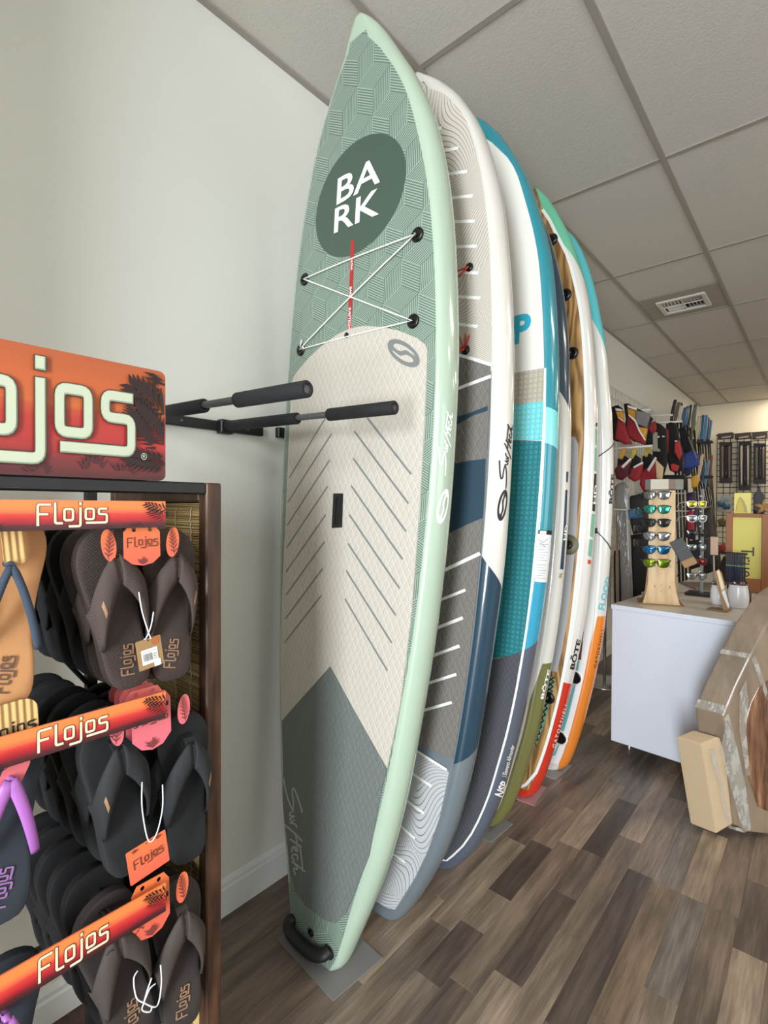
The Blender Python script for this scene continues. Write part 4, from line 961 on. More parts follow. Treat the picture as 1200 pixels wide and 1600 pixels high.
for k, s_ in enumerate(fr2): sheet(clipy(s_), plane_x(XS), 'frond_print', m_frond2, sg, None, .0062 + .0001 * k)
# label strips on the hook fronts
XL = .77
m_strip = None
for row, (zt, zb) in enumerate(((1.506, 1.459), (1.157, 1.109), (.803, .750))):
    q = lambda z: CAMP.z + (z - CAMP.z) * (CAMP.x - XL) / (CAMP.x - .74)
    z1, z0 = q(zt), q(zb); zm = (z0 + z1) / 2; hh = z1 - z0
    m_s = sunset('sunset_print_strip_%s' % 'abc'[row], z0, z1, [(.0, (52, 22, 26)), (.16, (84, 28, 32)), (.32, (170, 30, 40)), (.52, (206, 60, 46)), (.60, (224, 96, 66)), (.78, (236, 128, 62)), (1, (240, 124, 70))])
    for c0, c1 in (((.125, .4247)), ((-.22, .08))):
        st = sheet(poly2d([[(c0, z0), (c1, z0), (c1, z1), (c0, z1)]]), plane_x(XL), 'label_strip', m_s, dsp, (.1, .1), .003, .003)
        xc_ = c0 + (.2745 - .125) if row < 3 else 0
        fn = lambda x, y, a=c0, b=z0, g=hh: (a + .1535 + x * .0308, b + g * .50 + y * g * .70)
        S = flojos(.17); sheet(xf2d(S, fn), plane_x(XL), 'letter_outline', m_flo_o, st, None, .0034)
        sheet(xf2d(flojos(.115), fn), plane_x(XL), 'lettering', mat('letter_cream', (222, 206, 176), .5), st, None, .0038)
        cl = lambda S, a=c0, b=c1, c=z0, d=z1: (S[0], [f for f in S[1] if all(a < S[0][i][0] < b and c < S[0][i][1] < d for i in f)])
        sheet(cl(merge2d([frond((c1 + .003, z1 - .016), (c1 - .035, z1 - .005), 6, .016, .9, .003), frond((c1 + .004, z1 - .030), (c1 - .03, z1 - .018), 6, .016, .8, .0022), frond((c0 - .004, z1 - .016), (c0 + .035, z1 - .004), 6, .016, .9, .003), tuft(c1 - .05, z0, 8, .012, .002, .3, 2.8, 3), tuft(c0 + .05, z0, 11, .022, .0025, .3, 2.8, 4), tuft(c1 - .1, z0, 8, .008, .002, .3, 2.8, 6)])),
              plane_x(XL), 'frond_print', m_frond, st, None, .0033)
        yc = (c0 + c1) / 2
        for dy in (-.004, .004): MB().tube([(.345, yc + dy + .06, (1.46, 1.0, .5)[row]), (XL - .03, yc + dy + .06, z1 - .012), (XL - .004, yc + dy + .06, z1 - .010)], .003, 8).build('hook', m_blackmetal, dsp)
        MB().box((XL - .002, c1 + .002, zm), (.004, .010, .008), ch=.001).build('strip_clip', m_blackmetal, dsp)
settle(dsp)

# ------------------------------------------------------------------ sandals
SOLE = [(.0, -.142), (.022, -.139), (.034, -.124), (.038, -.098), (.037, -.055), (.037, -.01), (.044, .04), (.052, .082), (.051, .112), (.040, .132), (.018, .143), (-.008, .143), (-.032, .130), (-.046, .105), (-.050, .078), (-.047, .045), (-.041, 0), (-.038, -.05), (-.038, -.098), (-.033, -.125), (-.02, -.139)]
SOLE = [tuple(p)[:2] for p in smooth_path([(a, b, 0) for a, b in SOLE + SOLE[:1]], 2)[:-1]]
def tread(name, col, lighter, pitch=.0032, rough=.8, amt=.6):
    m = mat(name, col, rough); t = NT(m); x = t.new('ShaderNodeSeparateXYZ'); t.l.new(t.coord(), x.inputs[0]); M = t.math
    a = M('ABSOLUTE', M('SUBTRACT', M('FRACT', M('DIVIDE', M('ADD', x.outputs[1], x.outputs[2]), pitch * 1.6)), .5)); b = M('ABSOLUTE', M('SUBTRACT', M('FRACT', M('DIVIDE', M('SUBTRACT', x.outputs[1], x.outputs[2]), pitch * 1.6)), .5))
    h = M('MAXIMUM', a, b); t.base(t.mix(M('GREATER_THAN', h, .40), lin(lighter), lin(col))); t.bump(M('SUBTRACT', 1.0, h), amt, .002); return m
def make_sandal(foot, side_m, strap_m, style='wide', patch=None, emb=None, mirror=1, heel=True):
    """sandal hanging toe up, footbed to +X; origin at its middle"""
    r = thing('sandal', 'x', 'sandal')
    mb = MB(); P = [(y * mirror, z) for y, z in SOLE]
    R = []
    for sc, x in ((.955, -.024), (.99, -.022), (1.0, -.016), (.985, -.010), (.985, -.009), (1.0, -.005), (.99, -.001), (.96, 0)):
        R.append([Vector((x + .010 * max(0, (abs(z) / .143))**3, y * sc, z * (1 - (1 - sc) * .4))) for y, z in P])
    for sc in (.8, .55, .3, .08): R.append([Vector((.010 * (abs(z) * sc / .143)**3, y * sc, z * sc)) for y, z in P])
    R = [[Vector((p.x, p.y, p.z)) for p in r_] for r_ in R]
    mb.rings(R, smooth=True); so = mb.build('sole', [side_m, foot], r)
    n_ = len(P)
    for i_, f in enumerate(so.data.polygons): f.material_index = 0 if i_ < 6 * n_ else 1
    def top(z): return .010 * (abs(z) / .143)**3
    mb = MB()
    def bz(p, c, e, f): return tuple(p[i] * (1 - f)**2 + 2 * c[i] * f * (1 - f) + e[i] * f * f for i in (0, 1))
    for sg in (-1, 1):
        k_ = 1.0 if sg * mirror > 0 else .92
        if style == 'wide':
            R = []
            for j in range(13):
                f = j / 12; o_ = bz((sg * .0520 * k_, .004), (sg * .049 * k_, .058), (sg * .005, .096), f); i_ = bz((sg * .040 * k_, -.070), (sg * .035 * k_, .004), (sg * .002, .044), f)
                hx = .034 * math.sin(PI / 2 * min(1, f * 1.18 + .02))**.75; ring = []
                for w_, up_ in ((0, 1), (.25, 1), (.5, 1), (.75, 1), (1, 1), (1, 0), (.75, 0), (.5, 0), (.25, 0), (0, 0)):
                    y = o_[0] + (i_[0] - o_[0]) * w_; z = o_[1] + (i_[1] - o_[1]) * w_
                    ring.append(Vector((hx + .006 * math.sin(PI * w_) + (.004 if up_ else 0) - (.010 if f == 0 else 0), y, z)))
                R.append(ring)
            mb.rings(R)
        else:
            pts = []; rad = []
            for j in range(15):
                f = j / 14; y = sg * .043 * k_ * (1 - f)**.8; z = -.06 + .128 * f**1.05
                pts.append((-.002 + .032 * math.sin(PI / 2 * min(1, f * 1.2 + .02))**.8, y, z)); rad.append({'thin': .0058, 'band': .0095 - .003 * (1 - f)}[style])
            mb.tube(pts, rad, 10, flat={'thin': .8, 'band': .5}[style], up=(1, 0, 0))
    if style == 'wide': mb.rings([[Vector((x + d, y * s_, z)) for d, s_ in ((0, -1), (0, 1), (-.004, 1), (-.004, -1))] for x, z, y in ((.040, .052, .010), (.0425, .068, .011), (.038, .088, .011), (.022, .100, .010), (.002, .104, .009))], smooth=False)
    else: mb.tube([(-.002, 0, .072), (.018, 0, .072), (.031, 0, .068)], .0055, 8)
    st = mb.build('strap', strap_m, r)
    if patch:
        s_ = -1 if mirror > 0 else 1
        def sp(f, w_):
            o_ = bz((s_ * .0520 * .92, .004), (s_ * .049 * .92, .058), (s_ * .005, .096), f); i_ = bz((s_ * .040 * .92, -.070), (s_ * .035 * .92, .004), (s_ * .002, .044), f)
            return Vector((.034 * math.sin(PI / 2 * min(1, f * 1.18 + .02))**.75 + .006 * math.sin(PI * w_) + .0045, o_[0] + (i_[0] - o_[0]) * w_, o_[1] + (i_[1] - o_[1]) * w_))
        A = [[sp(f, w_) for w_ in (.38, .5, .62, .74)] for f in (.36, .40, .44)]
        V_ = [p for r_ in A for p in r_]; F_ = [(r_ * 4 + c_, r_ * 4 + c_ + 1, r_ * 4 + c_ + 5, r_ * 4 + c_ + 4) for r_ in range(2) for c_ in range(3)]
        MB().add(V_ + [p - Vector((.003, 0, 0)) for p in V_], F_ + [tuple(i + 12 for i in f[::-1]) for f in F_] + [(0, 4, 16, 12), (4, 8, 20, 16), (3, 15, 19, 7), (7, 19, 23, 11), (0, 12, 13, 1), (1, 13, 14, 2), (2, 14, 15, 3), (8, 9, 21, 20), (9, 10, 22, 21), (10, 11, 23, 22)]).build('leather_patch', patch, st)
    if emb and heel:
        S = place2d(flojos(.14), 0, 0, 1.35 * 1 if mirror > 0 else 1.35, .0165, .022)
        sheet(xf2d(S, lambda y, z: (y * 1, z - .092)), lambda y, z, h: (top(z) * 1.05 + h + .0008, y, z), 'heel_lettering', emb, so, None, .0005)
    return r
m_br_f = tread('brown_footbed', (42, 33, 30), (70, 57, 52)); m_br_s = mat('brown_sole', (46, 33, 28), .8); m_br_st = tread('brown_strap', (50, 40, 36), (76, 62, 56), .0025, .8, .4)
m_ch_f = mat('charcoal_footbed', (27, 29, 31), .85, grain=.3, gscale=90); m_ch_st = mat('charcoal_strap', (29, 31, 33), .8, grain=.2, gscale=120)
m_gb_f = mat('grey_brown_footbed', (50, 42, 39), .85, grain=.3, gscale=90); m_gb_st = mat('grey_brown_strap', (62, 53, 47), .8, grain=.2, gscale=120)
m_bk = mat('black_sandal', (15, 14, 15), .85); m_tan = mat('tan_footbed', (186, 132, 84), .7, grain=.15, gscale=60); m_denim = mat('denim_braid', (58, 70, 86), .9, grain=.5, gscale=400)
m_pur = mat('purple_strap', (164, 100, 174), .45); m_leather = mat('tan_patch', (146, 110, 78), .6); m_emb_t = mat('emboss_tan', (146, 112, 84), .6); m_emb_d = mat('emboss_dark', (92, 68, 52), .7); m_emb_p = mat('emboss_purple', (140, 96, 150), .6)
m_nv = mat('navy_footbed', (36, 42, 50), .8)
PROTO = {('brown', s): make_sandal(m_br_f, m_br_s, m_br_st, 'wide', m_leather, m_emb_t, s) for s in (1, -1)}
PROTO.update({('charcoal', s): make_sandal(m_ch_f, m_ch_f, m_ch_st, 'wide', m_leather, None, s) for s in (1, -1)})
PROTO.update({('grey', s): make_sandal(m_gb_f, m_gb_f, m_gb_st, 'wide', None, m_emb_t, s) for s in (1, -1)})
PROTO.update({('black', s): make_sandal(m_bk, m_bk, m_bk, 'wide', None, None, s) for s in (1, -1)})
PROTO.update({('tan', s): make_sandal(m_tan, m_tan, m_denim, 'thin', None, m_emb_d, s) for s in (1, -1)})
PROTO.update({('navy', s): make_sandal(m_nv, m_nv, m_pur, 'band', None, m_emb_p, s) for s in (1, -1)})
used = set(); SAN = {}
def hang(kind, side, x, px, py, lean, label, group, dy=0, dz=0, turn=0, plane=None):
    P = on(px, py, 0, plane or x); key = (kind, side)
    if key in used: o = link_copy(PROTO[key])
    else: o = PROTO[key]; used.add(key)
    o.location = (x, P.y + dy, P.z + dz); o.rotation_euler = (math.radians(lean), math.radians(-4), math.radians(turn))
    o['label'] = label
    if group: o['group'] = group
    return o
G = 'sandals on the display hooks'
XP = .728
a1 = hang('brown', 1, XP, 182, 951, 9, 'brown textured sandal with kraft swing tag, front pair on the top hook', G, turn=4)
a2 = hang('brown', -1, XP - .014, 266, 944, -1, 'brown textured sandal beside the reed panel, front pair on the top hook', G, turn=-4)
b1 = hang('charcoal', 1, XP, 185, 1240, 7, 'charcoal sandal with loose strap label, front pair on the middle hook', G, turn=4)
b2 = hang('charcoal', -1, XP - .014, 290, 1228, 0, 'charcoal sandal nearer the wood post, front pair on the middle hook', G, turn=-3)
c1 = hang('grey', 1, XP, 185, 1516, 12, 'grey brown sandal with white string loop, front pair on the bottom hook', G, turn=4)
c2 = hang('grey', -1, XP - .014, 280, 1488, 2, 'grey brown sandal beside the wood post, front pair on the bottom hook', G, turn=-3)
rows = (('top', 182, 268, 951, 'brown'), ('middle', 180, 282, 1240, 'charcoal'), ('bottom', 182, 276, 1505, 'black'))
for name, xa, xb, yy, kind in rows:
    for d, (kd, word) in enumerate(((kind, 'second'), ('black', 'third'), ('black', 'fourth'), ('black', 'fifth'), ('black', 'sixth'))):
        x = XP - .062 * (d + 1)
        for px, sd, wd_, ln in ((xa, 1, 'left', 8), (xb, -1, 'right', 0)):
            hang(kd, sd, x, px, yy, ln, '%s sandal, %s one of the %s pair back on the %s hook' % ({'brown': 'dark brown', 'charcoal': 'charcoal', 'black': 'black'}[kd], wd_, word, name), G, plane=XP, dy=-.004 * d)
t1 = hang('tan', 1, XP, 8, 956, -2, 'tan sandal with braided blue strap on the top hook', G, dy=.0)
t2 = hang('tan', -1, XP - .012, -80, 956, 4, 'tan sandal with braided blue strap, wall side of its pair, partly out of view', G)
n1 = hang('navy', 1, XP, 5, 1285, -3, 'dark blue sandal with purple strap on the middle hook', G)
n2 = hang('navy', -1, XP - .012, -85, 1285, 3, 'dark blue sandal with purple strap on the middle hook, other of its pair', G)
n3 = hang('navy', 1, XP, 0, 1655, -3, 'dark blue sandal with purple strap on the bottom hook', G)
for d in (1, 2):
    hang('black', 1, XP - .05 * d, 8, 956, -2, 'black sandal, number %s behind the tan sandal' % ('one', 'two')[d - 1], G, plane=XP)
    hang('black', 1, XP - .05 * d, 5, 1285, -3, 'black sandal, number %s behind the purple strapped sandal' % ('one', 'two')[d - 1], G, plane=XP)
bpy.context.view_layer.update()
# ------------------------------------------------------------------ printed cards and tags
def grad2(name, top, bot, z0, z1):
    m = mat(name, top, .5); t = NT(m); u, v, _ = t.uv(); t.base(t.ramp(t.math('DIVIDE', t.math('SUBTRACT', v, z0), z1 - z0), [(0, lin(bot)), (1, lin(top))])); return m
m_frd = mat('frond_print_rose', (120, 54, 48), .5); m_ink = mat('card_ink', (104, 50, 34), .5)
def card(name, label, x, px, py, w_, h_, m, ink, lean=0, lsize=.018, ears=True, group='printed sandal cards'):
    P = on(px, py, 0, x); r = thing(name, label, 'card', (x, P.y, P.z), group); r.rotation_euler = (math.radians(lean), math.radians(-3), 0)
    pl = plane_x(0)
    out = [(-w_ / 2, -h_ * .28), (-w_ * .28, -h_ * .45), (0, -h_ / 2), (w_ * .28, -h_ * .45), (w_ / 2, -h_ * .28), (w_ / 2, h_ * .36), (w_ * .36, h_ / 2), (-w_ * .36, h_ / 2), (-w_ / 2, h_ * .36)]
    b = sheet(poly2d([out, ellipse(w_ * .22, h_ * .42, .004, .004, 12), ellipse(-w_ * .22, h_ * .42, .004, .004, 12)]), pl, 'card_body', m, r, None, .0015, .0015)
    sheet(place2d(flojos(.12), 0, .006, 0, lsize), pl, 'lettering', ink, b, None, .0021)
    sheet(tuft(0, -h_ * .46, 9, h_ * .2, .003, .5, 2.6, 3), pl, 'frond_print', m_frd, b, None, .0020)
    if ears:
        for s_ in (-1, 1):
            e_ = sheet(poly2d([ellipse(s_ * w_ * .80 + s_ * .005, .004, .0115, .027, 20, s_ * -.12)]), pl, 'card_ear', m, r, None, .0015, .0015)
            sheet(frond((s_ * w_ * .80 + s_ * .007, -.018), (s_ * w_ * .80 + s_ * .002, .026), 7, .011, .8, .0022), pl, 'frond_print', m_frd, e_, None, .0021)
    return r
m_co = grad2('card_orange', (226, 116, 62), (214, 92, 74), -.04, .04); m_cp = grad2('card_pink', (206, 100, 92), (214, 104, 120), -.04, .05)
card('sandal_card', 'orange printed card between the brown sandals on the top hook', .760, 222, 853, .062, .068, m_co, m_ink, 0, .0165)
card('sandal_card', 'pink printed card between the charcoal sandals on the middle hook', .758, 237, 1127, .068, .098, m_cp, m_ink, 0, .0175)
card('sandal_card', 'orange pink printed card between the grey brown sandals on the bottom hook', .758, 236, 1418, .066, .100, m_co, m_ink, 0, .017)
for k in range(4):
    P = on(212 - 16 * k, 1100 + 3 * k, 0, .74)
    o = card('sandal_card', 'pink printed card, %s behind the front card on the middle hook' % ('first', 'second', 'third', 'fourth')[k], .735 - .03 * k, 226 - 9 * k, 1118 - 5 * k, .066, .098, m_cp, m_ink, 0, .0165, False)
m_kraft = mat('kraft_card', (158, 124, 82), .7, grain=.15, gscale=120); m_corr = mat('corrugated_tan', (196, 158, 100), .7)
t = NT(m_corr); u, v, _ = t.uv(); hh = t.math('SINE', t.math('MULTIPLY', u, 700.0)); t.bump(hh, .5, .002)
def plain_card(label, x, px, py, w_, h_, m, txt=True, lean=0):
    P = on(px, py, 0, x); r = thing('corrugated_card', label, 'card', (x, P.y, P.z)); r.rotation_euler = (math.radians(lean), 0, 0)
    b = sheet(poly2d([rrect(-w_ / 2, w_ / 2, -h_ / 2, h_ / 2, min(w_, h_) * .3)]), plane_x(0), 'card_body', m, r, (.01, .02), .003, .003)
    if txt: sheet(place2d(flojos(.12), 0, -h_ * .2, 0, w_ / 3.6), plane_x(0), 'lettering', m_print_k, b, None, .0036)
plain_card('ribbed tan card ear under the braided strap', .742, 21, 852, .028, .058, m_corr, False, 5)
plain_card('ribbed tan card behind the middle label strip', .755, 10, 1131, .078, .06, m_corr, True, 3)
plain_card('orange printed card ear beside the purple strap on the middle hook', .745, 20, 1210, .03, .05, m_cp, False, -25)
def swing_tag(label, x, px, py, w_, h_, m, lean, string_px, kind):
    P = on(px, py, 0, x); r = thing('swing_tag', label, 'tag', (x, P.y, P.z)); R_ = Matrix.Rotation(math.radians(lean), 3, 'X')
    pl = lambda u, v, h: tuple(R_ @ Vector((h, u, v)))
    b = sheet(poly2d([rrect(-w_ / 2, w_ / 2, -h_ / 2, h_ / 2, .002), ellipse(0, h_ * .43, .0015, .0015, 10)]), pl, 'tag_card', m, r, None, .001, .001)
    if kind == 'bar':
        sheet(poly2d([rrect(-.015, .013, -.018, .008, .0008)]), pl, 'price_sticker', m_print_w, b, None, .0015)
        rg = random.Random(2); x_ = -.0125
        L = []
        while x_ < .002:
            wd = rg.choice((.0004, .0008)); L.append(([(x_, -.012), (x_ + wd, -.012), (x_ + wd, .001), (x_, .001)], [(0, 1, 2, 3)])); x_ += wd + .0006
        for k in range(3): L.append(([(.0045, -.002 - .004 * k), (.0105, -.002 - .004 * k), (.0105, -.003 - .004 * k), (.0045, -.003 - .004 * k)], [(0, 1, 2, 3)]))
        L.append(([(-.0125, .004), (.0105, .004), (.0105, .0046), (-.0125, .0046)], [(0, 1, 2, 3)]))
        sheet(merge2d(L), pl, 'barcode_print', mat('tag_ink', (70, 70, 70), .6), b, None, .002)
        sheet(poly2d([rrect(.004, .016, -.026, -.014, .0006)]), pl, 'price_sticker', mat('sticker_grey', (212, 212, 214), .5), b, None, .0021)
        sheet(poly2d([ellipse(.0115, .019, .007, .007, 18)]), pl, 'size_dot', mat('dot_orange', (170, 98, 48), .5), b, None, .0016)
    else:
        sheet(place2d(flojos(.12), 0, .001, 0, .0158), pl, 'lettering', m_ink, b, None, .0016)
        for s_ in (-1, 1): sheet(tuft(s_ * w_ * .3, h_ * .46, 7, .008, .0016, 3.5, 5.9, 4), pl, 'frond_print', m_frd, b, None, .0015)
    for sp in string_px:
        pts = smooth_path([on(a, c, 0, d) - Vector(r.location) for a, c, d in sp], 6)
        MB().tube(pts, .0011, 6).build('tag_string', mat('string_white', (226, 228, 232), .6), r)
XT = .775
swing_tag('kraft swing tag with white price sticker on the brown sandals', XT, 234, 1020, .043, .052, m_kraft, 8, [[(217, 925, .766), (222, 955, .772), (232, 988, .776), (236, 998, .777)], [(240, 956, .766), (236, 978, .774), (229, 996, .777), (225, 999, .777)]], 'bar')
swing_tag('orange printed swing tag on the charcoal sandals', XT, 231.5, 1339, .068, .060, m_co, 8, [[(222, 1222, .766), (222, 1262, .77), (229, 1305, .777), (236, 1315, .778), (246, 1299, .777), (254, 1262, .77), (254, 1226, .766)]], 'logo')
sp = thing('string_loop', 'white string loop tied on the grey brown sandals', 'string', on(226, 1562, 0, .78))
for L in ([(215, 1517, .770), (209, 1530, .774), (213, 1558, .778), (225, 1567, .78), (245, 1572, .78), (252, 1540, .774), (251, 1508, .77)], [(226, 1565, .781), (222, 1578, .78), (234, 1581, .78), (238, 1572, .78)], [(225, 1566, .782), (234, 1545, .782), (243, 1537, .78)], [(225, 1566, .782), (230, 1548, .782), (237, 1528, .78)]):
    MB().tube(smooth_path([on(a, c, 0, d) - Vector(sp.location) for a, c, d in L], 6), .0012, 6).build('string', MC['string_white'], sp)

# ================================================================== COUNTER
CA = math.radians(-5); CO = Vector((.685, 3.207, 0))
def K(u, v, z): return Vector((CO.x + u * math.cos(CA) - v * math.sin(CA), CO.y + u * math.sin(CA) + v * math.cos(CA), z))
KM = Matrix.Rotation(CA, 3, 'Z')
m_lam = mat('white_laminate', (216, 221, 231), .32); m_ctop = mat('counter_top_laminate', (196, 190, 180), .35)
ct = thing('counter', 'white counter with overhanging top on thin metal legs', 'counter', K(.33, .87, 0))
MB().box(K(.327, 1.15, .9005), (.654, 2.30, .027), KM, .003).build('counter_top', m_ctop, ct)
MB().box(K(.327, -.001, .9005), (.654, .004, .027), KM, .001).build('top_edging', m_lam, ct)
MB().box(K(.322, .012, .4885), (.636, .018, .796), KM, .002).build('front_panel', m_lam, ct)
MB().box(K(.013, 1.15, .4885), (.018, 2.25, .796), KM, .002).build('side_panel', m_lam, ct)
MB().box(K(.631, 1.15, .4885), (.018, 2.25, .796), KM, .002).build('side_panel', m_lam, ct)
MB().box(K(.322, 2.28, .4885), (.636, .018, .796), KM, .002).build('rear_panel', m_lam, ct)
MB().box(K(.322, 1.15, .1), (.6, 2.22, .018), KM, .002).build('bottom_panel', m_lam, ct)
for u, v in ((.09, .06), (.56, .06), (.09, 2.2), (.56, 2.2)): MB().tube([K(u, v, 0), K(u, v, .092)], .0085, 10).build('leg', mat('chrome', (200, 200, 200), .2, .9), ct)
settle(ct)
TZ = .914
# sunglasses stand
SA = math.radians(17.5); S0 = Vector((.918, 3.377, TZ))
def SP(u, v, z): return Vector((S0.x + u * math.cos(SA) - v * math.sin(SA), S0.y + u * math.sin(SA) + v * math.cos(SA), TZ + z))
m_ply = mat('birch_plywood', (206, 176, 132), .55); t = NT(m_ply); t.base(t.ramp(t.noise(t.scale(t.coord(), (14, 14, 3)), 2.0, 4), [(.3, lin((186, 152, 106))), (.7, lin((216, 188, 146)))]))
m_plye = mat('plywood_edge', (150, 116, 78), .7)
st = thing('sunglasses_stand', 'birch plywood sunglasses stand with grey header on the white counter', 'display stand', S0)
half = [(.100, .006), (.092, .03), (.078, .08), (.070, .14), (.070, .685)]
front = half + [(-u, z) for u, z in half[::-1]]
MB().prism(front, 0, .008, lambda u, z, d: SP(u, d, z)).build('front_panel', m_ply, st)
sidep = [(.0, .006), (.185, .006), (.17, .05), (.135, .11), (.125, .2), (.125, .685), (0.008, .685)]
for s_ in (-1, 1):
    def sf(v, z, d, s_=s_): return SP(s_ * (.066 + (.100 - .07) * max(0, 1 - z / .12)**1.6 + d), .008 + v, z)
    MB().prism([(v, z) for v in (0, .06, .125) for z in ()] + [(.0, .006), (.185, .006), (.172, .04), (.145, .09), (.128, .15), (.125, .685), (0, .685), (0, .3), (0, .12), (0, .08), (0, .04)], 0, -.007, sf).build('side_panel', m_plye, st)
MB().box(SP(0, .09, .003), (.24, .22, .006), Matrix.Rotation(SA, 3, 'Z'), .001).build('base_plate', m_plye, st)
hd = MB().box(SP(-.015, -.004, .722), (.095, .006, .062), Matrix.Rotation(SA, 3, 'Z'), .001).build('header_panel', mat('header_beige', (176, 166, 146), .4), st)
MB().box(SP(.050, .010, .722), (.055, .005, .062), Matrix.Rotation(SA + .6, 3, 'Z'), .001).build('header_panel', mat('header_mirror_brown', (94, 70, 50), .2), st)
MB().box(SP(.094, .045, .722), (.062, .005, .062), Matrix.Rotation(SA + .75, 3, 'Z'), .001).build('header_panel', mat('header_grey', (128, 126, 122), .3), st)
MB().box(SP(-.074, .012, .722), (.04, .005, .062), Matrix.Rotation(SA - .8, 3, 'Z'), .001).build('header_panel', MC['header_grey'], st)
for z in (.235, .19, .12, .085): MB().lathe([(.0022, 0), (0, .001)], SP(0, -.0008, z), 8, Matrix.Rotation(SA, 3, 'Z') @ Matrix.Rotation(PI / 2, 3, 'X')).build('peg_hole', m_print_k, st)
for u in (-.035, .045):
    for z in (.235, .11): MB().box(SP(u, -.0005, z), (.003, .001, .016), Matrix.Rotation(SA, 3, 'Z')).build('slot', m_print_k, st)
settle(st)
def lens_poly(s, w_=.056, h_=.042):
    P = [(-.5, .42), (-.2, .5), (.2, .5), (.5, .40), (.49, .0), (.36, -.36), (.1, -.5), (-.2, -.48), (-.44, -.25), (-.5, .1)]
    return [(s * x * w_, y * h_) for x, y in (P if s > 0 else P)]
m_fr = mat('frame_black', (20, 20, 22), .3)
def sunglasses(label, P, ang, lens, frame=m_fr, sc=1.12, group='sunglasses on the front of the plywood stand', tilt=.0, name='sunglasses'):
    r = thing(name, label, 'sunglasses', P, group); r.rotation_euler = (tilt, 0, ang); r.scale = (sc, sc, sc)
    mb = MB()
    for s in (-1, 1):
        lp = [tuple(p)[:2] for p in smooth_path([(x, y, 0) for x, y in lens_poly(1)] + [(lens_poly(1)[0][0], lens_poly(1)[0][1], 0)], 3)[:-1]]
        lp = [(s * (.034 + x), y) for x, y in lp]
        cv = lambda x: .010 * (x / .06)**2
        mb.tube([(x, cv(x), y) for x, y in lp + lp[:1]], .0019, 6)
        cx, cy = sum(p[0] for p in lp) / len(lp), sum(p[1] for p in lp) / len(lp)
        L = MB(); L.rings([[Vector((cx + (x - cx) * k, cv(cx + (x - cx) * k) - .004 * (1 - k * k), cy + (y - cy) * k)) for x, y in lp] for k in (1, .75, .5, .25)], cap=False)
        L.add([(cx + (x - cx) * .25, cv(cx + (x - cx) * .25) - .00375, cy + (y - cy) * .25) for x, y in lp], [tuple(range(len(lp)))], 0, True)
        L.build('lens', lens, r)
        MB().tube([(s * .063, .010, .014), (s * .068, .018, .015), (s * .069, .06, .012), (s * .067, .11, .004), (s * .064, .135, -.022)], [.003, .003, .0022, .0022, .003], 6).build('temple', frame, r)
    mb.tube([(-.008, -.001, .006), (0, -.003, .009), (.008, -.001, .006)], .002, 6)
    mb.build('frame', frame, r); return r
def lens(name, col, rough=.08, metal=.85): return mat(name, col, rough, metal)
LENS = [lens('lens_silver', (150, 155, 156)), lens('lens_green_mirror', (70, 170, 150)), lens('lens_smoke', (44, 42, 40), .1, .4), lens('lens_silver_blue', (170, 176, 184)), lens('lens_blue_mirror', (60, 130, 190)), lens('lens_lime_mirror', (140, 170, 50))]
words_ = ['silver lensed sunglasses at the top of the plywood stand', 'green mirrored sunglasses second from the top of the plywood stand', 'dark smoke sunglasses third from the top of the plywood stand', 'silver blue sunglasses above the blue pair on the plywood stand', 'blue mirrored sunglasses above the lime pair on the plywood stand', 'lime mirrored sunglasses lowest on the plywood stand']
for k, (py, lab) in enumerate(zip((774, 796, 817, 838, 859, 880), words_)):
    z = on(1029, py, 1, 3.36).z - TZ
    sunglasses(lab, SP(-.030, -.032, z), SA, LENS[k])
    MB().box(SP(-.03, -.012, z + .001), (.012, .03, .006), Matrix.Rotation(SA, 3, 'Z'), .001).build('peg', m_plye, st).matrix_parent_inverse = st.matrix_world.inverted()
# side-facing pairs on the wall side of the stand
for k, py in enumerate((800, 826, 848)):
    z = on(1000, py, 1, 3.45).z - TZ
    sunglasses('dark sunglasses on the wall side of the plywood stand, %s of three' % ('uppermost', 'middle', 'lowest')[k], SP(-.135, .06, z), SA - 1.25, LENS[2] if k else lens('lens_sky', (70, 120, 150)), group='sunglasses on the side of the plywood stand', sc=1.0)
# second rack of sunglasses, clear column seen behind
Q0 = Vector((1.03, 3.95, TZ))
s2 = thing('sunglasses_stand', 'slim dark sunglasses rack standing behind the plywood stand', 'display stand', Q0)
MB().box(Q0 + Vector((0, 0, .008)), (.17, .17, .016), None, .003).build('base_plate', m_blk_gloss, s2)
MB().box(Q0 + Vector((0, .03, .36)), (.018, .012, .70), None, .002).build('column', mat('smoke_acrylic', (120, 122, 124), .15), s2)
for k in range(6): MB().tube([Q0 + Vector((0, .03, .16 + .1 * k)), Q0 + Vector((0, -.05, .16 + .1 * k))], .004, 6).build('peg', mat('clear_peg', (200, 204, 208), .15), s2)
settle(s2)
fr_w = mat('frame_white', (226, 228, 228), .3)
for k, (col, fr_, lab) in enumerate(((('lens_yellow', (190, 186, 60)), fr_w, 'white framed sunglasses at the top of the slim rack'), (('lens_clear_grey', (150, 154, 156)), fr_w, 'pale framed sunglasses second on the slim rack'), (('lens_smoke', (44, 42, 40)), m_fr, 'smoke sunglasses third on the slim rack'), (('lens_silver', (150, 155, 156)), m_fr, 'silver sunglasses fourth on the slim rack'), (('lens_red', (120, 46, 40)), mat('frame_red', (110, 34, 34), .3), 'red framed sunglasses fifth on the slim rack'), (('lens_clear_grey', (150, 154, 156)), m_fr, 'grey lensed sunglasses lowest on the slim rack'))):
    P = on(1090, 788 + 22.5 * k, 1, 3.87); sunglasses(lab, P, SA + .35, lens(*col), fr_, 1.0, 'sunglasses on the slim rack')
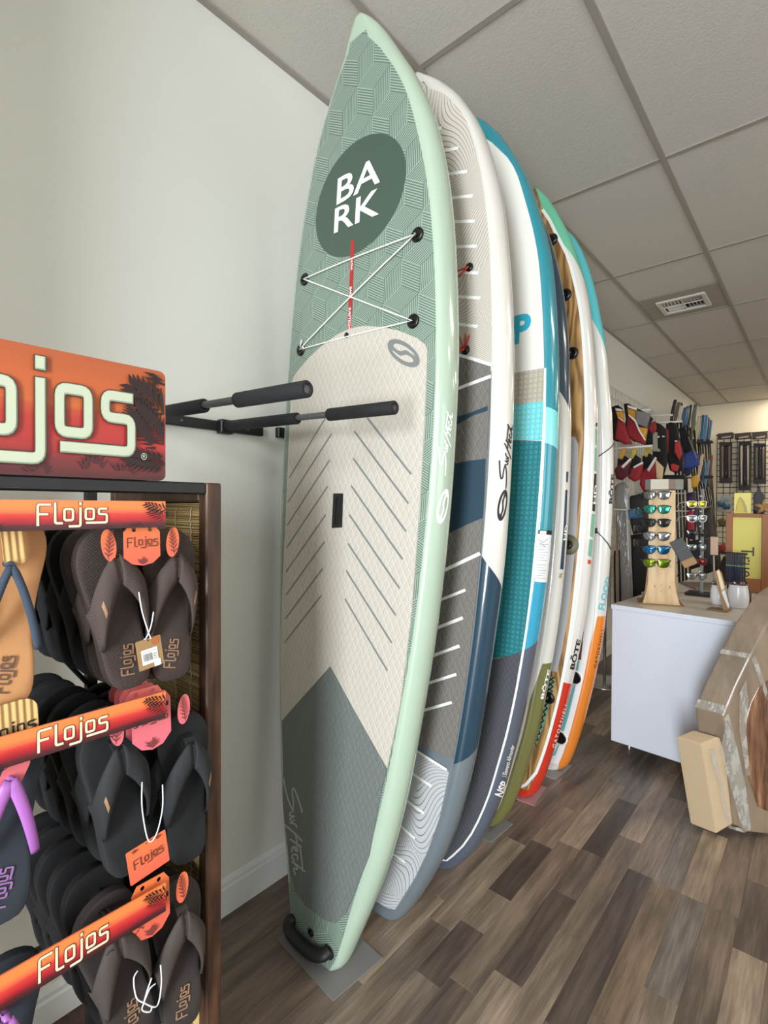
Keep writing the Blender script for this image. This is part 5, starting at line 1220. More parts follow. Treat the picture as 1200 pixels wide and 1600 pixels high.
# black carton hanging on the plywood stand
bx = thing('eyewear_box', 'dark grey eyewear carton with kraft end leaning on the plywood stand', 'box', SP(.115, .03, .33))
M = Matrix.Rotation(SA, 3, 'Z') @ Matrix.Rotation(math.radians(-28), 3, 'Y')
C0 = on(1064, 858, 1, 3.42)
MB().box(C0, (.075, .04, .125), M, .002).build('carton', mat('carton_grey', (62, 62, 64), .6), bx)
MB().box(C0 + M @ Vector((0, 0, -.085)), (.073, .038, .045), M, .002).build('carton_end', m_kraft, bx)
sheet(place2d(text2d('- - - -', .02), 0, 0), lambda u, v, h: C0 + M @ Vector((u, -.0201 - h, v)), 'carton_print', mat('carton_ink', (150, 150, 150), .6), bx)
settle(bx)
# laptop
P = Vector((.985, 4.36, TZ)); lp = thing('laptop', 'open silver laptop seen from behind on the counter', 'laptop', P); M = Matrix.Rotation(math.radians(-62), 3, 'Z')
m_alu = mat('laptop_silver', (150, 142, 132), .35, .6)
MB().box(P + Vector((0, 0, .008)), (.32, .22, .014), M, .004).build('laptop_base', m_alu, lp)
M2 = M @ Matrix.Rotation(math.radians(-20), 3, 'X'); q = P + M @ Vector((0, .115, .015))
MB().box(q + M2 @ Vector((0, 0, .11)), (.32, .007, .22), M2, .003).build('screen_lid', m_alu, lp)
MB().box(q + M2 @ Vector((0, -.0042, .11)), (.30, .001, .20), M2).build('screen', m_print_k, lp)
settle(lp)
# wooden phone stand leaning, on a brown base
P = on(1128, 955, 2, TZ); ws = thing('wooden_holder', 'leaning pale wooden holder on a brown base at the counter front', 'holder', P)
MB().box(P + Vector((-.015, .02, .005)), (.10, .10, .010), KM, .002).build('base', mat('brown_base', (120, 92, 62), .6), ws)
out = [(1115, 894), (1122, 890), (1127, 896), (1134, 922), (1141, 948), (1137, 955), (1131, 954)]
yp = P.y + .0
pts = [on(x, y, 1, yp) for x, y in out]
MB().prism([(p.x, p.z) for p in pts], yp - .012, yp + .012, lambda x, z, d: (x, d + (TZ + .04 - z) * -.1, z)).build('post', m_plye, ws)
face = [(1119, 893), (1123, 891), (1132, 919), (1127, 923)]
MB().prism([(p.x, p.z) for p in (on(x, y, 1, yp - .014) for x, y in face)], yp - .016, yp - .013, lambda x, z, d: (x, d + (TZ + .04 - z) * -.1, z)).build('upper_face', mat('cream_print', (226, 208, 168), .5), ws)
face = [(1127, 925), (1132, 921), (1140, 947), (1138, 951)]
MB().prism([(p.x, p.z) for p in (on(x, y, 1, yp - .014) for x, y in face)], yp - .016, yp - .013, lambda x, z, d: (x, d + (TZ + .04 - z) * -.1, z)).build('lower_face', mat('pale_print', (206, 212, 214), .5), ws)
settle(ws)
# jars
def jar(px, py, r, h, label, fill):
    P = on(px, py, 2, TZ); j = thing('jar', label, 'jar', P, 'white jars on the counter')
    MB().lathe([(0, 0), (r * .82, 0), (r * .9, .006), (r, h * .3), (r, h * .45), (r * .94, h * .72), (r * .84, h * .86), (r * .86, h * .92), (r * .88, h), (r * .80, h), (r * .78, h * .88), (0, h * .86)], P, 26).build('jar_body', mat('white_enamel', (216, 216, 218), .25), j)
    MB().lathe([(r * .89, h * .955), (r * .915, h * .97), (r * .915, h * 1.0), (r * .8, h * 1.005), (r * .78, h * .97)], P, 26).build('rim', mat('dark_rim', (70, 56, 44), .4), j)
    rg = random.Random(int(px))
    for k in range(7):
        a = rg.uniform(0, 6.28); q = P + Vector((math.cos(a) * r * .45, math.sin(a) * r * .45, h * .9)); e_ = q + Vector((math.cos(a) * .02, math.sin(a) * .02, .025))
        MB().tube([q, e_], .006, 6).build('content', fill[k % len(fill)], j)
    settle(j)
jar(1123, 944.5, .045, .125, 'white jar behind the leaning wooden holder', [m_print_k, m_print_g])
jar(1153, 949.5, .054, .142, 'white jar of small goods in front of the bracelet stand', [m_print_k, mat('silver_bits', (190, 190, 190), .2, .8), m_plye])
tag(MB().lathe([(0, 0), (.016, 0), (.016, .075), (.010, .085), (.010, .1), (0, .1)], on(1169, 946, 2, TZ), 16).build('small_bottle', mat('bottle_dark', (44, 26, 34), .3)), 'small dark bottle beside the right white jar', 'bottle')
# bracelet stand with hanging straps
P = on(1148, 928, 2, TZ); bs = thing('bracelet_stand', 'black bracelet stand hung with navy cord straps', 'display stand', P)
MB().box(P + Vector((0, 0, .006)), (.12, .08, .012), KM, .003).build('base', m_blk_gloss, bs)
MB().box(P + Vector((0, .012, .14)), (.02, .01, .27), KM, .002).build('post', m_blk_gloss, bs)
MB().tube([P + KM @ Vector((-.11, 0, .275)), P + KM @ Vector((.07, 0, .275))], .007, 8).build('cross_bar', m_blk_gloss, bs)
for k in range(9):
    x = -.045 + .0125 * k; q = P + KM @ Vector((x, -.008, 0))
    MB().box(q + Vector((0, 0, .235)), (.0105, .006, .085), KM, .002).build('strap', mat('strap_slate', (54, 58, 68), .7), bs)
    MB().box(q + Vector((0, -.001, .192)), (.0105, .008, .010), KM, .002).build('strap_clip', mat('clip_green', (88, 150, 110) if k < 6 else (70, 120, 160), .5), bs)
    MB().box(q + Vector((0, 0, .115)), (.0105, .006, .145), KM, .002).build('strap', mat('strap_navy', (24, 34, 66), .7), bs)
settle(bs)
hp = thing('wooden_hand', 'small wooden hand figure beside the bracelet stand', 'figure', on(1163, 925, 2, TZ)); P = hp.location.copy()
MB().tube([P, P + Vector((-.01, 0, .06)), P + Vector((-.03, 0, .13)), P + Vector((-.045, 0, .19))], [.022, .016, .015, .02], 10).build('forearm', m_kraft, hp)
for k, (dx, dz) in enumerate(((-.03, .05), (-.012, .06), (.006, .058), (.022, .045), (.03, .015))):
    q = P + Vector((-.045 + dx * .4, 0, .19)); MB().tube([q, q + Vector((dx * .6, -.004, dz * .6)), q + Vector((dx, -.012, dz))], [.008, .007, .005], 8).build('finger', m_kraft, hp)
settle(hp)
# yellow sign in a wood frame
FY = 4.30
def pz(px, py, y=FY): p = on(px, py, 1, y); return (p.x, p.z)
fx0, fz1 = pz(1135, 802); ix0, iz1 = pz(1145.5, 808); ix1 = pz(1190.5, 808)[0]; iz0 = 1.01; fx1 = ix1 + (ix0 - fx0); fz0 = TZ + .001
sg = thing('framed_sign', 'yellow sign with sideways dark lettering in a brown wood frame', 'sign', ((fx0 + fx1) / 2, FY, fz0))
m_fw = mat('frame_wood', (150, 92, 44), .5, grain=.4, gscale=60); m_yel = mat('sign_yellow', (212, 200, 104), .6)
MB().box(((fx0 + ix0) / 2, FY, (fz0 + fz1) / 2), (ix0 - fx0, .03, fz1 - fz0), None, .003).build('frame_stile', m_fw, sg)
MB().box(((fx1 + ix1) / 2, FY, (fz0 + fz1) / 2), (fx1 - ix1, .03, fz1 - fz0), None, .003).build('frame_stile', m_fw, sg)
MB().box(((ix0 + ix1) / 2, FY, (iz1 + fz1) / 2), (ix1 - ix0, .03, fz1 - iz1), None, .003).build('frame_rail', m_fw, sg)
MB().box(((ix0 + ix1) / 2, FY, (iz0 + fz0) / 2), (ix1 - ix0, .03, iz0 - fz0), None, .003).build('frame_rail', m_fw, sg)
yp_ = MB().box(((ix0 + ix1) / 2, FY + .004, (iz0 + iz1) / 2), (ix1 - ix0, .012, iz1 - iz0)).build('sign_panel', m_yel, sg)
a, b = pz(1178, 855), pz(1156, 894); hh = (a[0] - b[0])
S = text2d('True', 1, 0, 0, 'LEFT'); k_ = hh / .72
X0 = min(p[0] for p in S[0])
lt = sheet(xf2d(S, lambda x, y: (pz(1167, 855)[0] + y * k_, a[1] - (x - X0) * k_)), lambda u, v, h: (u, FY - .0022 - h, v), 'lettering', mat('sign_ink', (62, 44, 32), .5), sg)
lt.parent = yp_; settle(sg)
# print standing on the frame
x0, z0 = pz(1147, 801); x1, z1 = pz(1174, 770)
pr = thing('yellow_print', 'yellow picture of a pale board shape resting on top of the wood frame', 'picture', ((x0 + x1) / 2, FY, fz1))
MB().box(((x0 + x1) / 2, FY, (fz1 + z1) / 2), (x1 - x0, .008, z1 - fz1), None, .001).build('picture_panel', mat('print_yellow', (226, 214, 120), .6), pr)
sh = [(1149, 801), (1150, 791), (1154, 779), (1157, 776), (1163, 783), (1167, 793), (1168, 801)]
sheet(poly2d([[pz(*p) for p in sh]]), lambda u, v, h: (u, FY - .0042 - h, max(v, fz1 + .002)), 'print', mat('print_khaki', (172, 162, 110), .6), pr)
sh = [(1150.5, 801), (1152, 790), (1156, 779), (1160, 787), (1163, 801)]
sheet(poly2d([[pz(*p) for p in sh]]), lambda u, v, h: (u, FY - .0052 - h, max(v, fz1 + .002)), 'print', mat('print_gold', (206, 182, 80), .6), pr)
settle(pr)
x0, z0 = pz(1177, 801); x1, z1 = pz(1194, 768)
bk = thing('black_stand', 'black display bust on top of the wood frame', 'display stand', ((x0 + x1) / 2, FY, fz1))
P = Vector(((x0 + x1) / 2, FY, fz1)); w_ = x1 - x0; h_ = z1 - fz1
MB().puff([(-w_ / 2, 0), (w_ / 2, 0), (w_ / 2, h_ * .85), (w_ * .2, h_), (w_ * .1, h_ * 1.25), (-w_ * .1, h_ * 1.25), (-w_ * .2, h_), (-w_ / 2, h_ * .85)], .03, lambda x, z, d: P + Vector((x, d, z)), rnd=.08).build('bust', m_black, bk); settle(bk)
x0, z0 = pz(1183, 800)
fg = thing('carved_starfish', 'tan carved starfish on top of the wood frame', 'ornament', (x0 + .02, FY, fz1)); P = fg.location.copy() + Vector((.02, -.03, .045))
for k in range(5):
    a = PI / 2 + k * 2 * PI / 5; MB().tube([P, P + Vector((math.cos(a) * .03, -.005, math.sin(a) * .03)), P + Vector((math.cos(a) * .058, .004, math.sin(a) * .05))], [.018, .014, .005], 8).build('arm', mat('starfish_tan', (150, 116, 74), .7), fg)
settle(fg)
# bundle of pink and violet candles and small goods by the frame
P0 = on(1166, 905, 2, TZ)
for k, col in enumerate(((120, 80, 96), (146, 92, 120), (176, 160, 150), (112, 66, 92), (140, 84, 110), (96, 58, 84))):
    q = P0 + KM @ Vector((.016 + .026 * k, 0, 0))
    tag(MB().lathe([(0, 0), (.0115, 0), (.012, .003), (.012, .062), (.009, .068), (.009, .075), (0, .075)], q, 14).build('lip_balm_tube', mat('tube_%d' % k, col, .4)), ('dusky pink', 'rose violet', 'pale beige', 'plum', 'mauve pink', 'dark plum')[k] + ' lip balm tube in the row before the yellow sign', 'tube', 'lip balm tubes by the sign')
tag(MB().lathe([(0, 0), (.03, 0), (.034, .01), (.03, .03), (.026, .03), (.028, .012), (0, .008)], on(1189, 916, 2, TZ), 18).build('clay_bowl', mat('terracotta', (150, 90, 62), .7)), 'small terracotta bowl before the lip balm tubes', 'bowl')
tag(MB().tube(smooth_path([on(1170, 920, 2, TZ) + Vector((0, 0, .006)), on(1180, 921, 2, TZ) + Vector((0, 0, .006)), on(1190, 924, 2, TZ) + Vector((0, 0, .006)), on(1178, 924, 2, TZ) + Vector((0, 0, .006)), on(1170, 921, 2, TZ) + Vector((0, 0, .006))], 5), .004, 6).build('red_lanyard', mat('lanyard_red', (120, 40, 40), .6)), 'dark red lanyard coiled on the counter', 'lanyard')
tag(MB().box(K(.10, .62, TZ + .006), (.22, .2, .012), KM, .003).build('grey_tray', mat('tray_grey', (160, 154, 146), .5)), 'thin grey tray on the counter behind the plywood stand', 'tray')
P = on(1103, 905, 2, TZ) + Vector((.06, .15, 0)); pp = thing('price_paddle', 'thin post with a pink price card behind the leaning holder', 'card', P)
x0 = on(1117, 890, 1, 4.1)
MB().tube([(x0.x, 4.1, TZ), (x0.x - .008, 4.1, on(1115, 868, 1, 4.1).z)], .006, 8).build('post', mat('post_grey', (150, 146, 140), .5), pp)
c_ = on(1116, 853, 1, 4.1); MB().box((c_.x, 4.1, c_.z), (.045, .006, .125), None, .002).build('price_card', mat('card_pinkish', (190, 158, 134), .6), pp); settle(pp)

# ================================================================== GRID WALL, PADDLES, LIFE VESTS AT THE BACK
def wire_grid(root, P, ux, w_, h_, st, r, m, name='wire_mesh'):
    mb = MB(); n = int(w_ / st); k_ = int(h_ / st)
    for i in range(n + 1): mb.tube([P(i * st, 0), P(i * st, k_ * st)], r, 5, cap=False)
    for j in range(k_ + 1): mb.tube([P(0, j * st), P(n * st, j * st)], r, 5, cap=False)
    o = mb.build(name, m, root); o['kind'] = 'stuff'
gx0 = on(1120.5, 690, 1, 10.12).x
gp = thing('grid_panel', 'black wire grid panel on the back wall', 'grid panel', (gx0 + .45, 10.14, 0))
wire_grid(gp, lambda a, b: (gx0 + a, 10.13, .72 + b), None, 1.30, 1.98, .093, .006, m_blackmetal)
MB().box((gx0 + .65, 10.12, 2.71), (1.34, .02, .02)).build('top_rail', m_blackmetal, gp); settle(gp)
m_dkpack = mat('package_dark', (48, 36, 34), .5); m_clear = mat('blister_plastic', (150, 140, 132), .12, 0, .8)
def poly_at(pts, y): return [(p.x, p.z) for p in (on(a, b, 1, y) for a, b in pts)]
def yslab(pts, y, t_, name, m, parent, rnd=None):
    P = poly_at(pts, y); fn = lambda x, z, d: (x, y + d, z)
    mb = MB()
    if rnd is None: mb.prism(P, -t_ / 2, t_ / 2, fn)
    else: mb.puff(P, t_, fn, rnd=rnd)
    return mb.build(name, m, parent)
for k, (a, b, c, d, lab) in enumerate(((1124, 691, 1144, 755, 'nearest the paddles'), (1154, 690, 1173, 766, 'in the middle, the longest'), (1177.5, 693, 1197, 756, 'above the black bust'))):
    y = 10.05; pk = thing('packaged_paddle', 'dark packaged paddle set on the grid, ' + lab, 'package', (on((a + b) / 2, 700, 1, y).x, y, 0), 'packaged paddle sets'); x0, x1 = a, c
    yslab([(a, b), (c, b), (c, d), (a, d)], y + .03, .02, 'backing_card', m_dkpack, pk)
    w_ = c - a
    for f, g in ((.14, .34), (.40, .62), (.68, .86)):
        yslab([(a + w_ * f, b + 6), (a + w_ * g, b + 5), (a + w_ * (g - .03), d - 8), (a + w_ * (f + .05), d - 7)], y - .01, .05, 'paddle_blade', mat('blade_gloss_%d' % (k % 3), ((110, 92, 84), (176, 166, 152), (96, 90, 80))[k], .15, 0, .5) if f != .40 else mat('blade_dark', (34, 30, 32), .2), pk, .16)
    for e in ((a, b, c, b + 2.2), (a, d - 2.2, c, d)): yslab([(e[0], e[1]), (e[2], e[1]), (e[2], e[3]), (e[0], e[3])], y + .005, .05, 'package_end', m_print_k, pk)
    settle(pk)
for k, (a, c) in enumerate(((1122, 1145.5), (1149, 1173), (1176, 1199))):
    y = 10.0; pk = thing('flat_package', 'flat dark package lying on the rail above the %s packaged set' % ('first', 'second', 'third')[k], 'package', (on(a, 680, 1, y).x, y, 0), 'flat packages above the grid')
    yslab([(a, 678.5), (c, 676), (c, 684.5), (a, 686.5)], y, .16, 'package', m_dkpack, pk)
    yslab([(a + 5, 683), (c - 3, 680.5), (c - 4, 683.5), (a + 6, 685.5)], y - .085, .01, 'glare_film', m_clear, pk); settle(pk)
y = 10.07; pk = thing('cup_pack', 'blue cups hanging in a clear card pack on the grid', 'package', (on(1131, 790, 1, y).x, y, 0))
yslab([(1121, 774), (1144, 774), (1144, 800), (1121, 800)], y + .04, .04, 'backing_card', mat('pack_grey', (168, 162, 152), .5), pk)
yslab([(1128, 776), (1141, 776), (1141, 780.5), (1128, 780.5)], y, .012, 'pack_label', mat('pack_label_blue', (130, 156, 166), .5), pk)
for px, py in ((1126.5, 787), (1135, 791)):
    q = on(px, py, 1, y - .05); MB().lathe([(0, 0), (.045, 0), (.055, .05), (.055, .09), (.048, .09), (.04, .03), (0, .02)], q - Vector((0, 0, .05)), 18).build('cup', mat('cup_blue', (44, 88, 112), .4), pk)
settle(pk)
tag(yslab([(1122, 812), (1130, 809), (1134, 815), (1133, 822), (1124, 823)], 10.03, .2, 'olive_cap', mat('cap_olive', (84, 76, 44), .8), None, .2), 'olive cap hanging on the grid panel beside the frame', 'cap')
tag(yslab([(1122, 852), (1132, 849), (1134, 857), (1132, 863), (1122, 862)], 10.03, .2, 'red_pouch', mat('pouch_red', (130, 34, 38), .7), None, .2), 'red pouch low beside the wood frame', 'pouch')

# white grid panel on the left wall with arms
wg = thing('grid_panel', 'white wire grid panel on the wall behind the life vests', 'grid panel', (.03, 5.9, 0))
wire_grid(wg, lambda a, b: (.03, 4.75 + a, .5 + b), None, 2.4, 2.2, .1, .004, mat('white_wire', (196, 192, 184), .4))
m_rod = mat('white_rod', (206, 202, 196), .35)
def arm_px(x0, y0, x1, y1, y): a, b = on(x0, y0, 1, y), on(x1, y1, 1, y); MB().tube([(.03, y, a.z + .01), tuple(a), tuple(b)], .011, 8).build('arm', m_rod, wg)
arm_px(967, 700.5, 1019, 696.5, 4.98); arm_px(1022, 661, 1066, 658.5, 6.0); arm_px(985, 643, 1016, 640, 5.2); arm_px(1024, 649, 1051, 648.5, 6.4); settle(wg)
z3 = lambda L: [(940 + x / 8.571, 620 + y / 8.571) for x, y in L]
V_RED, V_DK, V_YEL = mat('vest_red', (140, 24, 34), .75), mat('vest_maroon', (84, 18, 28), .8), mat('vest_yellow', (196, 136, 36), .7)
V_BLK, V_WHT, V_GRY = mat('vest_black', (11, 10, 10), .85), mat('vest_white', (222, 214, 206), .6), mat('vest_grey', (112, 108, 106), .7)
V_BLU, V_SC = mat('vest_blue', (38, 58, 124), .7), mat('vest_scarlet', (170, 44, 44), .7)
G = 'life vests hanging on the wall grid'
def vest(label, y, parts):
    P0 = on(*parts[0][1][0], 1, y); r = thing('life_vest', label, 'life vest', (P0.x, y, P0.z), G)
    for k, (nm, pts, m, dz, t_, rnd) in enumerate(parts): yslab(pts, y + dz, t_, nm, m, r, rnd)
    settle(r); return r
vest('red life vest with amber shoulder, hung first on the top arm', 4.86, [('back_panel', z3([(130, 135), (220, 108), (275, 150), (300, 320), (320, 620), (200, 600), (120, 560)]), V_BLK, .05, .09, .15),
     ('shoulder', z3([(200, 195), (290, 205), (300, 335), (222, 275)]), V_YEL, -.03, .07, .12), ('front_panel', z3([(222, 285), (300, 340), (330, 470), (410, 635), (300, 640), (190, 560)]), V_RED, -.035, .09, .15),
     ('reflective_band', z3([(188, 155), (265, 165), (275, 195), (195, 190)]), V_WHT, -.05, .05, .1), ('piping', z3([(218, 268), (300, 325), (300, 340), (220, 283)]), V_WHT, -.075, .02, .05)])
vest('red and amber life vest with grey pocket facing the shop', 5.1, [('back_panel', z3([(300, 95), (350, 85), (420, 125), (600, 215), (690, 290), (620, 440), (595, 640), (430, 600), (300, 500), (330, 300)]), V_BLK, .06, .10, .12),
     ('shoulder', z3([(352, 150), (470, 190), (460, 320), (360, 230)]), V_YEL, -.03, .07, .1), ('front_panel', z3([(360, 245), (455, 325), (500, 430), (590, 585), (585, 650), (450, 600), (318, 520)]), V_RED, -.03, .10, .15),
     ('side_panel', z3([(505, 400), (612, 420), (592, 575), (525, 470)]), V_YEL, -.03, .07, .1), ('pocket', z3([(470, 178), (655, 228), (612, 418), (456, 362)]), V_GRY, -.07, .05, .08),
     ('reflective_band', z3([(348, 110), (470, 150), (470, 185), (352, 145)]), V_WHT, -.06, .05, .08), ('piping', z3([(358, 226), (455, 305), (520, 460), (592, 575), (585, 592), (505, 470), (445, 330), (358, 245)]), V_WHT, -.095, .02, .03)])
vest('red and black life vest edge with grey blade beside it', 5.35, [('back_panel', z3([(600, 420), (700, 470), (690, 640), (590, 655)]), V_BLK, 0, .1, .15), ('front_panel', z3([(610, 410), (650, 370), (720, 325), (735, 430), (680, 505)]), V_RED, -.02, .08, .14)])
vest('black life vest with small white tabs', 5.6, [('front_panel', z3([(735, 345), (800, 370), (870, 440), (875, 900), (830, 1060), (700, 1060), (690, 760), (735, 640)]), V_BLK, 0, .14, .14), ('tab', z3([(745, 530), (775, 525), (775, 545), (748, 550)]), V_WHT, -.09, .02, .1), ('tab', z3([(812, 522), (842, 522), (842, 540), (812, 540)]), V_WHT, -.09, .02, .1)])
vest('black and scarlet life vest at the middle of the wall', 5.9, [('front_panel', z3([(870, 360), (930, 340), (1000, 365), (1050, 590), (1100, 760), (1085, 980), (1000, 1030), (920, 990), (865, 800)]), V_BLK, .02, .14, .14), ('chest_panel', z3([(985, 590), (1045, 590), (1080, 760), (1045, 860), (975, 740)]), V_SC, -.06, .06, .14), ('waist_panel', z3([(920, 905), (960, 890), (1040, 925), (1015, 1000), (940, 1000)]), V_SC, -.06, .06, .14), ('side_panel', z3([(865, 430), (900, 440), (895, 740), (870, 800)]), V_RED, -.06, .05, .14), ('tab', z3([(978, 588), (1010, 585), (1010, 602), (980, 605)]), V_WHT, -.1, .02, .1)])
z8 = lambda L: [(1000 + x / 9.23, 640 + y / 9.23) for x, y in L]
vest('blue life vest with black shoulders beside the paddles', 6.2, [('shoulder', z8([(560, 270), (640, 250), (740, 400), (770, 560), (720, 640), (620, 640)]), V_BLK, .0, .12, .14), ('front_panel', z8([(640, 640), (760, 570), (845, 640), (860, 800), (740, 860), (630, 870)]), V_BLU, -.05, .12, .14), ('waist_strap', z8([(630, 870), (740, 862), (735, 930), (690, 960), (630, 930)]), mat('vest_navy', (22, 30, 64), .8), -.02, .08, .14), ('piping', z8([(690, 390), (705, 385), (825, 700), (812, 712)]), V_GRY, -.12, .02, .05)])
V2 = [('maroon life vest with white strap, hung first on the lower arm', 4.9, [(175, 980), (240, 900), (330, 870), (385, 830), (400, 855), (350, 960), (345, 1060), (270, 1120), (200, 1100)], [(262, 940), (390, 815), (402, 835), (290, 960)], (285, 700)),
      ('maroon life vest with white strap, second on the lower arm', 5.1, [(350, 1010), (420, 940), (500, 900), (560, 880), (545, 960), (520, 1100), (440, 1140), (360, 1090)], [(420, 940), (550, 868), (555, 890), (435, 962)], (430, 690)),
      ('maroon life vest with wide white strap, third on the lower arm', 5.3, [(530, 985), (600, 955), (660, 920), (715, 830), (722, 1100), (630, 1120), (650, 1250), (560, 1272), (515, 1180)], [(605, 985), (720, 805), (738, 820), (640, 1005)], (615, 665))]
for k, (lab, y, P, S, (hx, hy)) in enumerate(V2):
    r = vest(lab, y, [('back_panel', z3([(hx - 60, hy + 130), (hx + 30, hy + 90), (hx + 90, hy + 130), (hx + 100, hy + 330), (hx, hy + 400), (hx - 80, hy + 330)]), V_BLK, .06, .1, .14), ('front_panel', z3(P), V_DK if k == 0 else V_RED, -.03, .09, .14), ('reflective_strap', z3(S), V_WHT, -.09, .03, .08)])
    o = yslab(z3([(hx - 5, hy - 10), (hx + 45, hy - 15), (hx + 40, hy + 30), (hx + 15, hy + 80), (hx - 5, hy + 140), (hx - 40, hy + 140), (hx - 25, hy + 60)]), y - .02, .03, 'hanger_strap', V_YEL if k == 0 else mat('hanger_yellow', (190, 166, 40), .6), None, .1)
    o.parent = r; o.matrix_parent_inverse = r.matrix_world.inverted()
tag(yslab(z3([(690, 485), (745, 470), (745, 690), (782, 710), (782, 735), (682, 738), (682, 712), (692, 690)]), 5.2, .05, 'paddle_grip', mat('grip_grey', (136, 130, 122), .6), None, .08), 'pale grey upright grip between the red vests', 'grip')
tag(yslab(z3([(722, 830), (830, 945), (815, 1105), (738, 1100)]), 5.15, .03, 'wood_blade', mat('pale_wood', (204, 176, 136), .5), None, .08), 'pale wood paddle blade behind the sunglasses stand header', 'paddle')
# paddles against the wall, blades up
def paddle(label, blade, col, y, tip2, rough=.4, edge=None, sr=.014):
    """blade outline in photograph pixels, shaft runs down to pixel tip2"""
    P0 = on(*blade[0], 1, y); r = thing('paddle', label, 'paddle', (P0.x, y, P0.z), 'paddles standing in the wall rack')
    nm = 'blade_%d_%d_%d' % col
    yslab(blade, y, .045, 'blade', mat(nm, col, rough), r, .12)
    cx = sum(p[0] for p in blade) / len(blade); by = max(p[1] for p in blade)
    a = on(cx, by - 4, 1, y); b = on(*tip2, 1, y); b = a + (b - a) * ((a.z - .03) / (a.z - b.z))
    MB().tube([a, b], sr, 8).build('shaft', mat('shaft_dark', (40, 36, 34), .35), r)
    if edge: yslab(edge[0], y - .03, .012, 'blade_print', edge[1], r)
    d = (b - a).normalized(); MB().tube([b - Vector((.045, 0, 0)), b + Vector((.045, 0, 0))], .016, 8).build('grip', m_black, r)
    settle(r)
def strip(x0, y0, x1, y1, w_): return [(x0 - w_ * .3, y0 + 2), (x0, y0), (x0 + w_ * .45, y0 + .5), (x0 + w_ * .55, y0 + 3), ((x0 + x1) / 2 + w_ * .55, (y0 + y1) / 2), (x1 + w_ * .3, y1), (x1 - w_ * .3, y1), ((x0 + x1) / 2 - w_ * .5, (y0 + y1) / 2)]
PD = [('black paddle blade highest on the wall', strip(1054.5, 624, 1048.5, 660, 6), (34, 28, 26), 6.7), ('olive brown paddle blade beside the black one', strip(1060, 628, 1054, 662, 6), (92, 78, 60), 6.9), ('paddle blade with pale chevrons and red tip', strip(1064, 629, 1061, 662, 6), (70, 52, 46), 7.1),
      ('steel blue paddle blade after the chevron blade', strip(1070, 636, 1067, 668, 7), (54, 84, 110), 7.4), ('blue paddle blade beside the dark brown blades', strip(1074, 634, 1071, 668, 6), (62, 98, 130), 7.7), ('dark brown paddle blade in the row', strip(1079, 632, 1075, 672, 5), (58, 44, 42), 8.0), ('grey green paddle blade in the row', strip(1086, 631, 1081, 676, 7), (96, 104, 90), 8.2),
      ('olive green paddle blade in the row', strip(1085, 656, 1080, 690, 6), (120, 122, 60), 8.4), ('cream paddle blade in the row', strip(1091, 650, 1088, 690, 5), (190, 178, 150), 8.6), ('grey beige paddle blade in the row', strip(1094, 650, 1091, 692, 4), (150, 138, 122), 8.8), ('deep blue paddle blade near the corner', strip(1098, 648, 1094, 690, 6), (36, 82, 122), 9.0), ('light blue paddle blade near the corner', strip(1103, 648, 1099, 698, 7), (82, 130, 164), 9.15),
      ('maroon paddle blade near the corner', strip(1107, 652, 1104, 690, 4), (84, 46, 50), 9.3), ('blue paddle blade closest to the corner', strip(1110, 656, 1106, 695, 6), (64, 116, 150), 9.45), ('cream paddle blade in the lower row', strip(1097, 709, 1090, 756, 5), (206, 180, 144), 7.9), ('dark blue paddle blade in the lower row', strip(1100, 720, 1097, 760, 4), (40, 68, 96), 8.5), ('pale blue paddle blade in the lower row', strip(1106, 718, 1101, 765, 6), (92, 136, 164), 8.7), ('brown paddle blade in the lower row', strip(1110, 710, 1105, 770, 8), (118, 72, 38), 9.2)]
rg = random.Random(9)
for k, (lab, bl, col, y) in enumerate(PD):
    bx = sum(p[0] for p in bl) / len(bl); bb = max(p[1] for p in bl)
    tx = 1088 + (k * 2.45) if k > 3 else bx + 8
    paddle(lab, bl, col, y, (min(tx, 1126), 884 - 2 * (k % 4)), edge=None if k != 2 else ([(1061.5, 634), (1066, 634), (1064, 658), (1059.5, 658)], mat('chevron_pale', (190, 180, 164), .5)))
rk = thing('paddle_rack', 'black slotted paddle brackets on the wall near the corner', 'rack', (.1, 8.4, 2.4))
for a, b, y in (((1078, 693), (1114, 690), 8.6), ((1082, 746), (1114, 744), 8.6)):
    p, q = on(*a, 1, y), on(*b, 1, y); MB().box(((p.x + q.x) / 2, y, p.z), (q.x - p.x, .12, .035), None, .006).build('bracket', m_blackmetal, rk); MB().box(((.02 + p.x) / 2, y, p.z), (abs(p.x - .02) + .02, .05, .03), None, .004).build('bracket_arm', m_blackmetal, rk)
settle(rk)
# silver bagged board standing by the counter
bg = thing('bagged_board', 'silver plastic wrapped board standing against the wall under the vests', 'wrapped board', (.3, 4.75, 0))
Z5_ = lambda L: [(940 + x / 7.27, 740 + y / 7.27) for x, y in L]
m_bag = mat('silver_bag', (128, 126, 124), .25, .25, .5); t = NT(m_bag); t.bump(t.noise(t.scale(t.pos(), (18, 18, 5)), 1.0, 3, .6), .9, .02)
yslab(Z5_([(148, 145), (200, 108), (262, 98), (308, 160), (318, 400), (335, 900), (352, 1330), (350, 2270), (245, 2270), (232, 1400), (215, 900), (165, 470)]), 4.78, .07, 'wrapping', m_bag, bg, .12)
yslab(Z5_([(165, 480), (180, 480), (190, 1100), (205, 2250), (180, 2250), (165, 1100)]), 4.84, .03, 'board_edge', mat('edge_tan', (150, 128, 104), .5), bg); settle(bg)
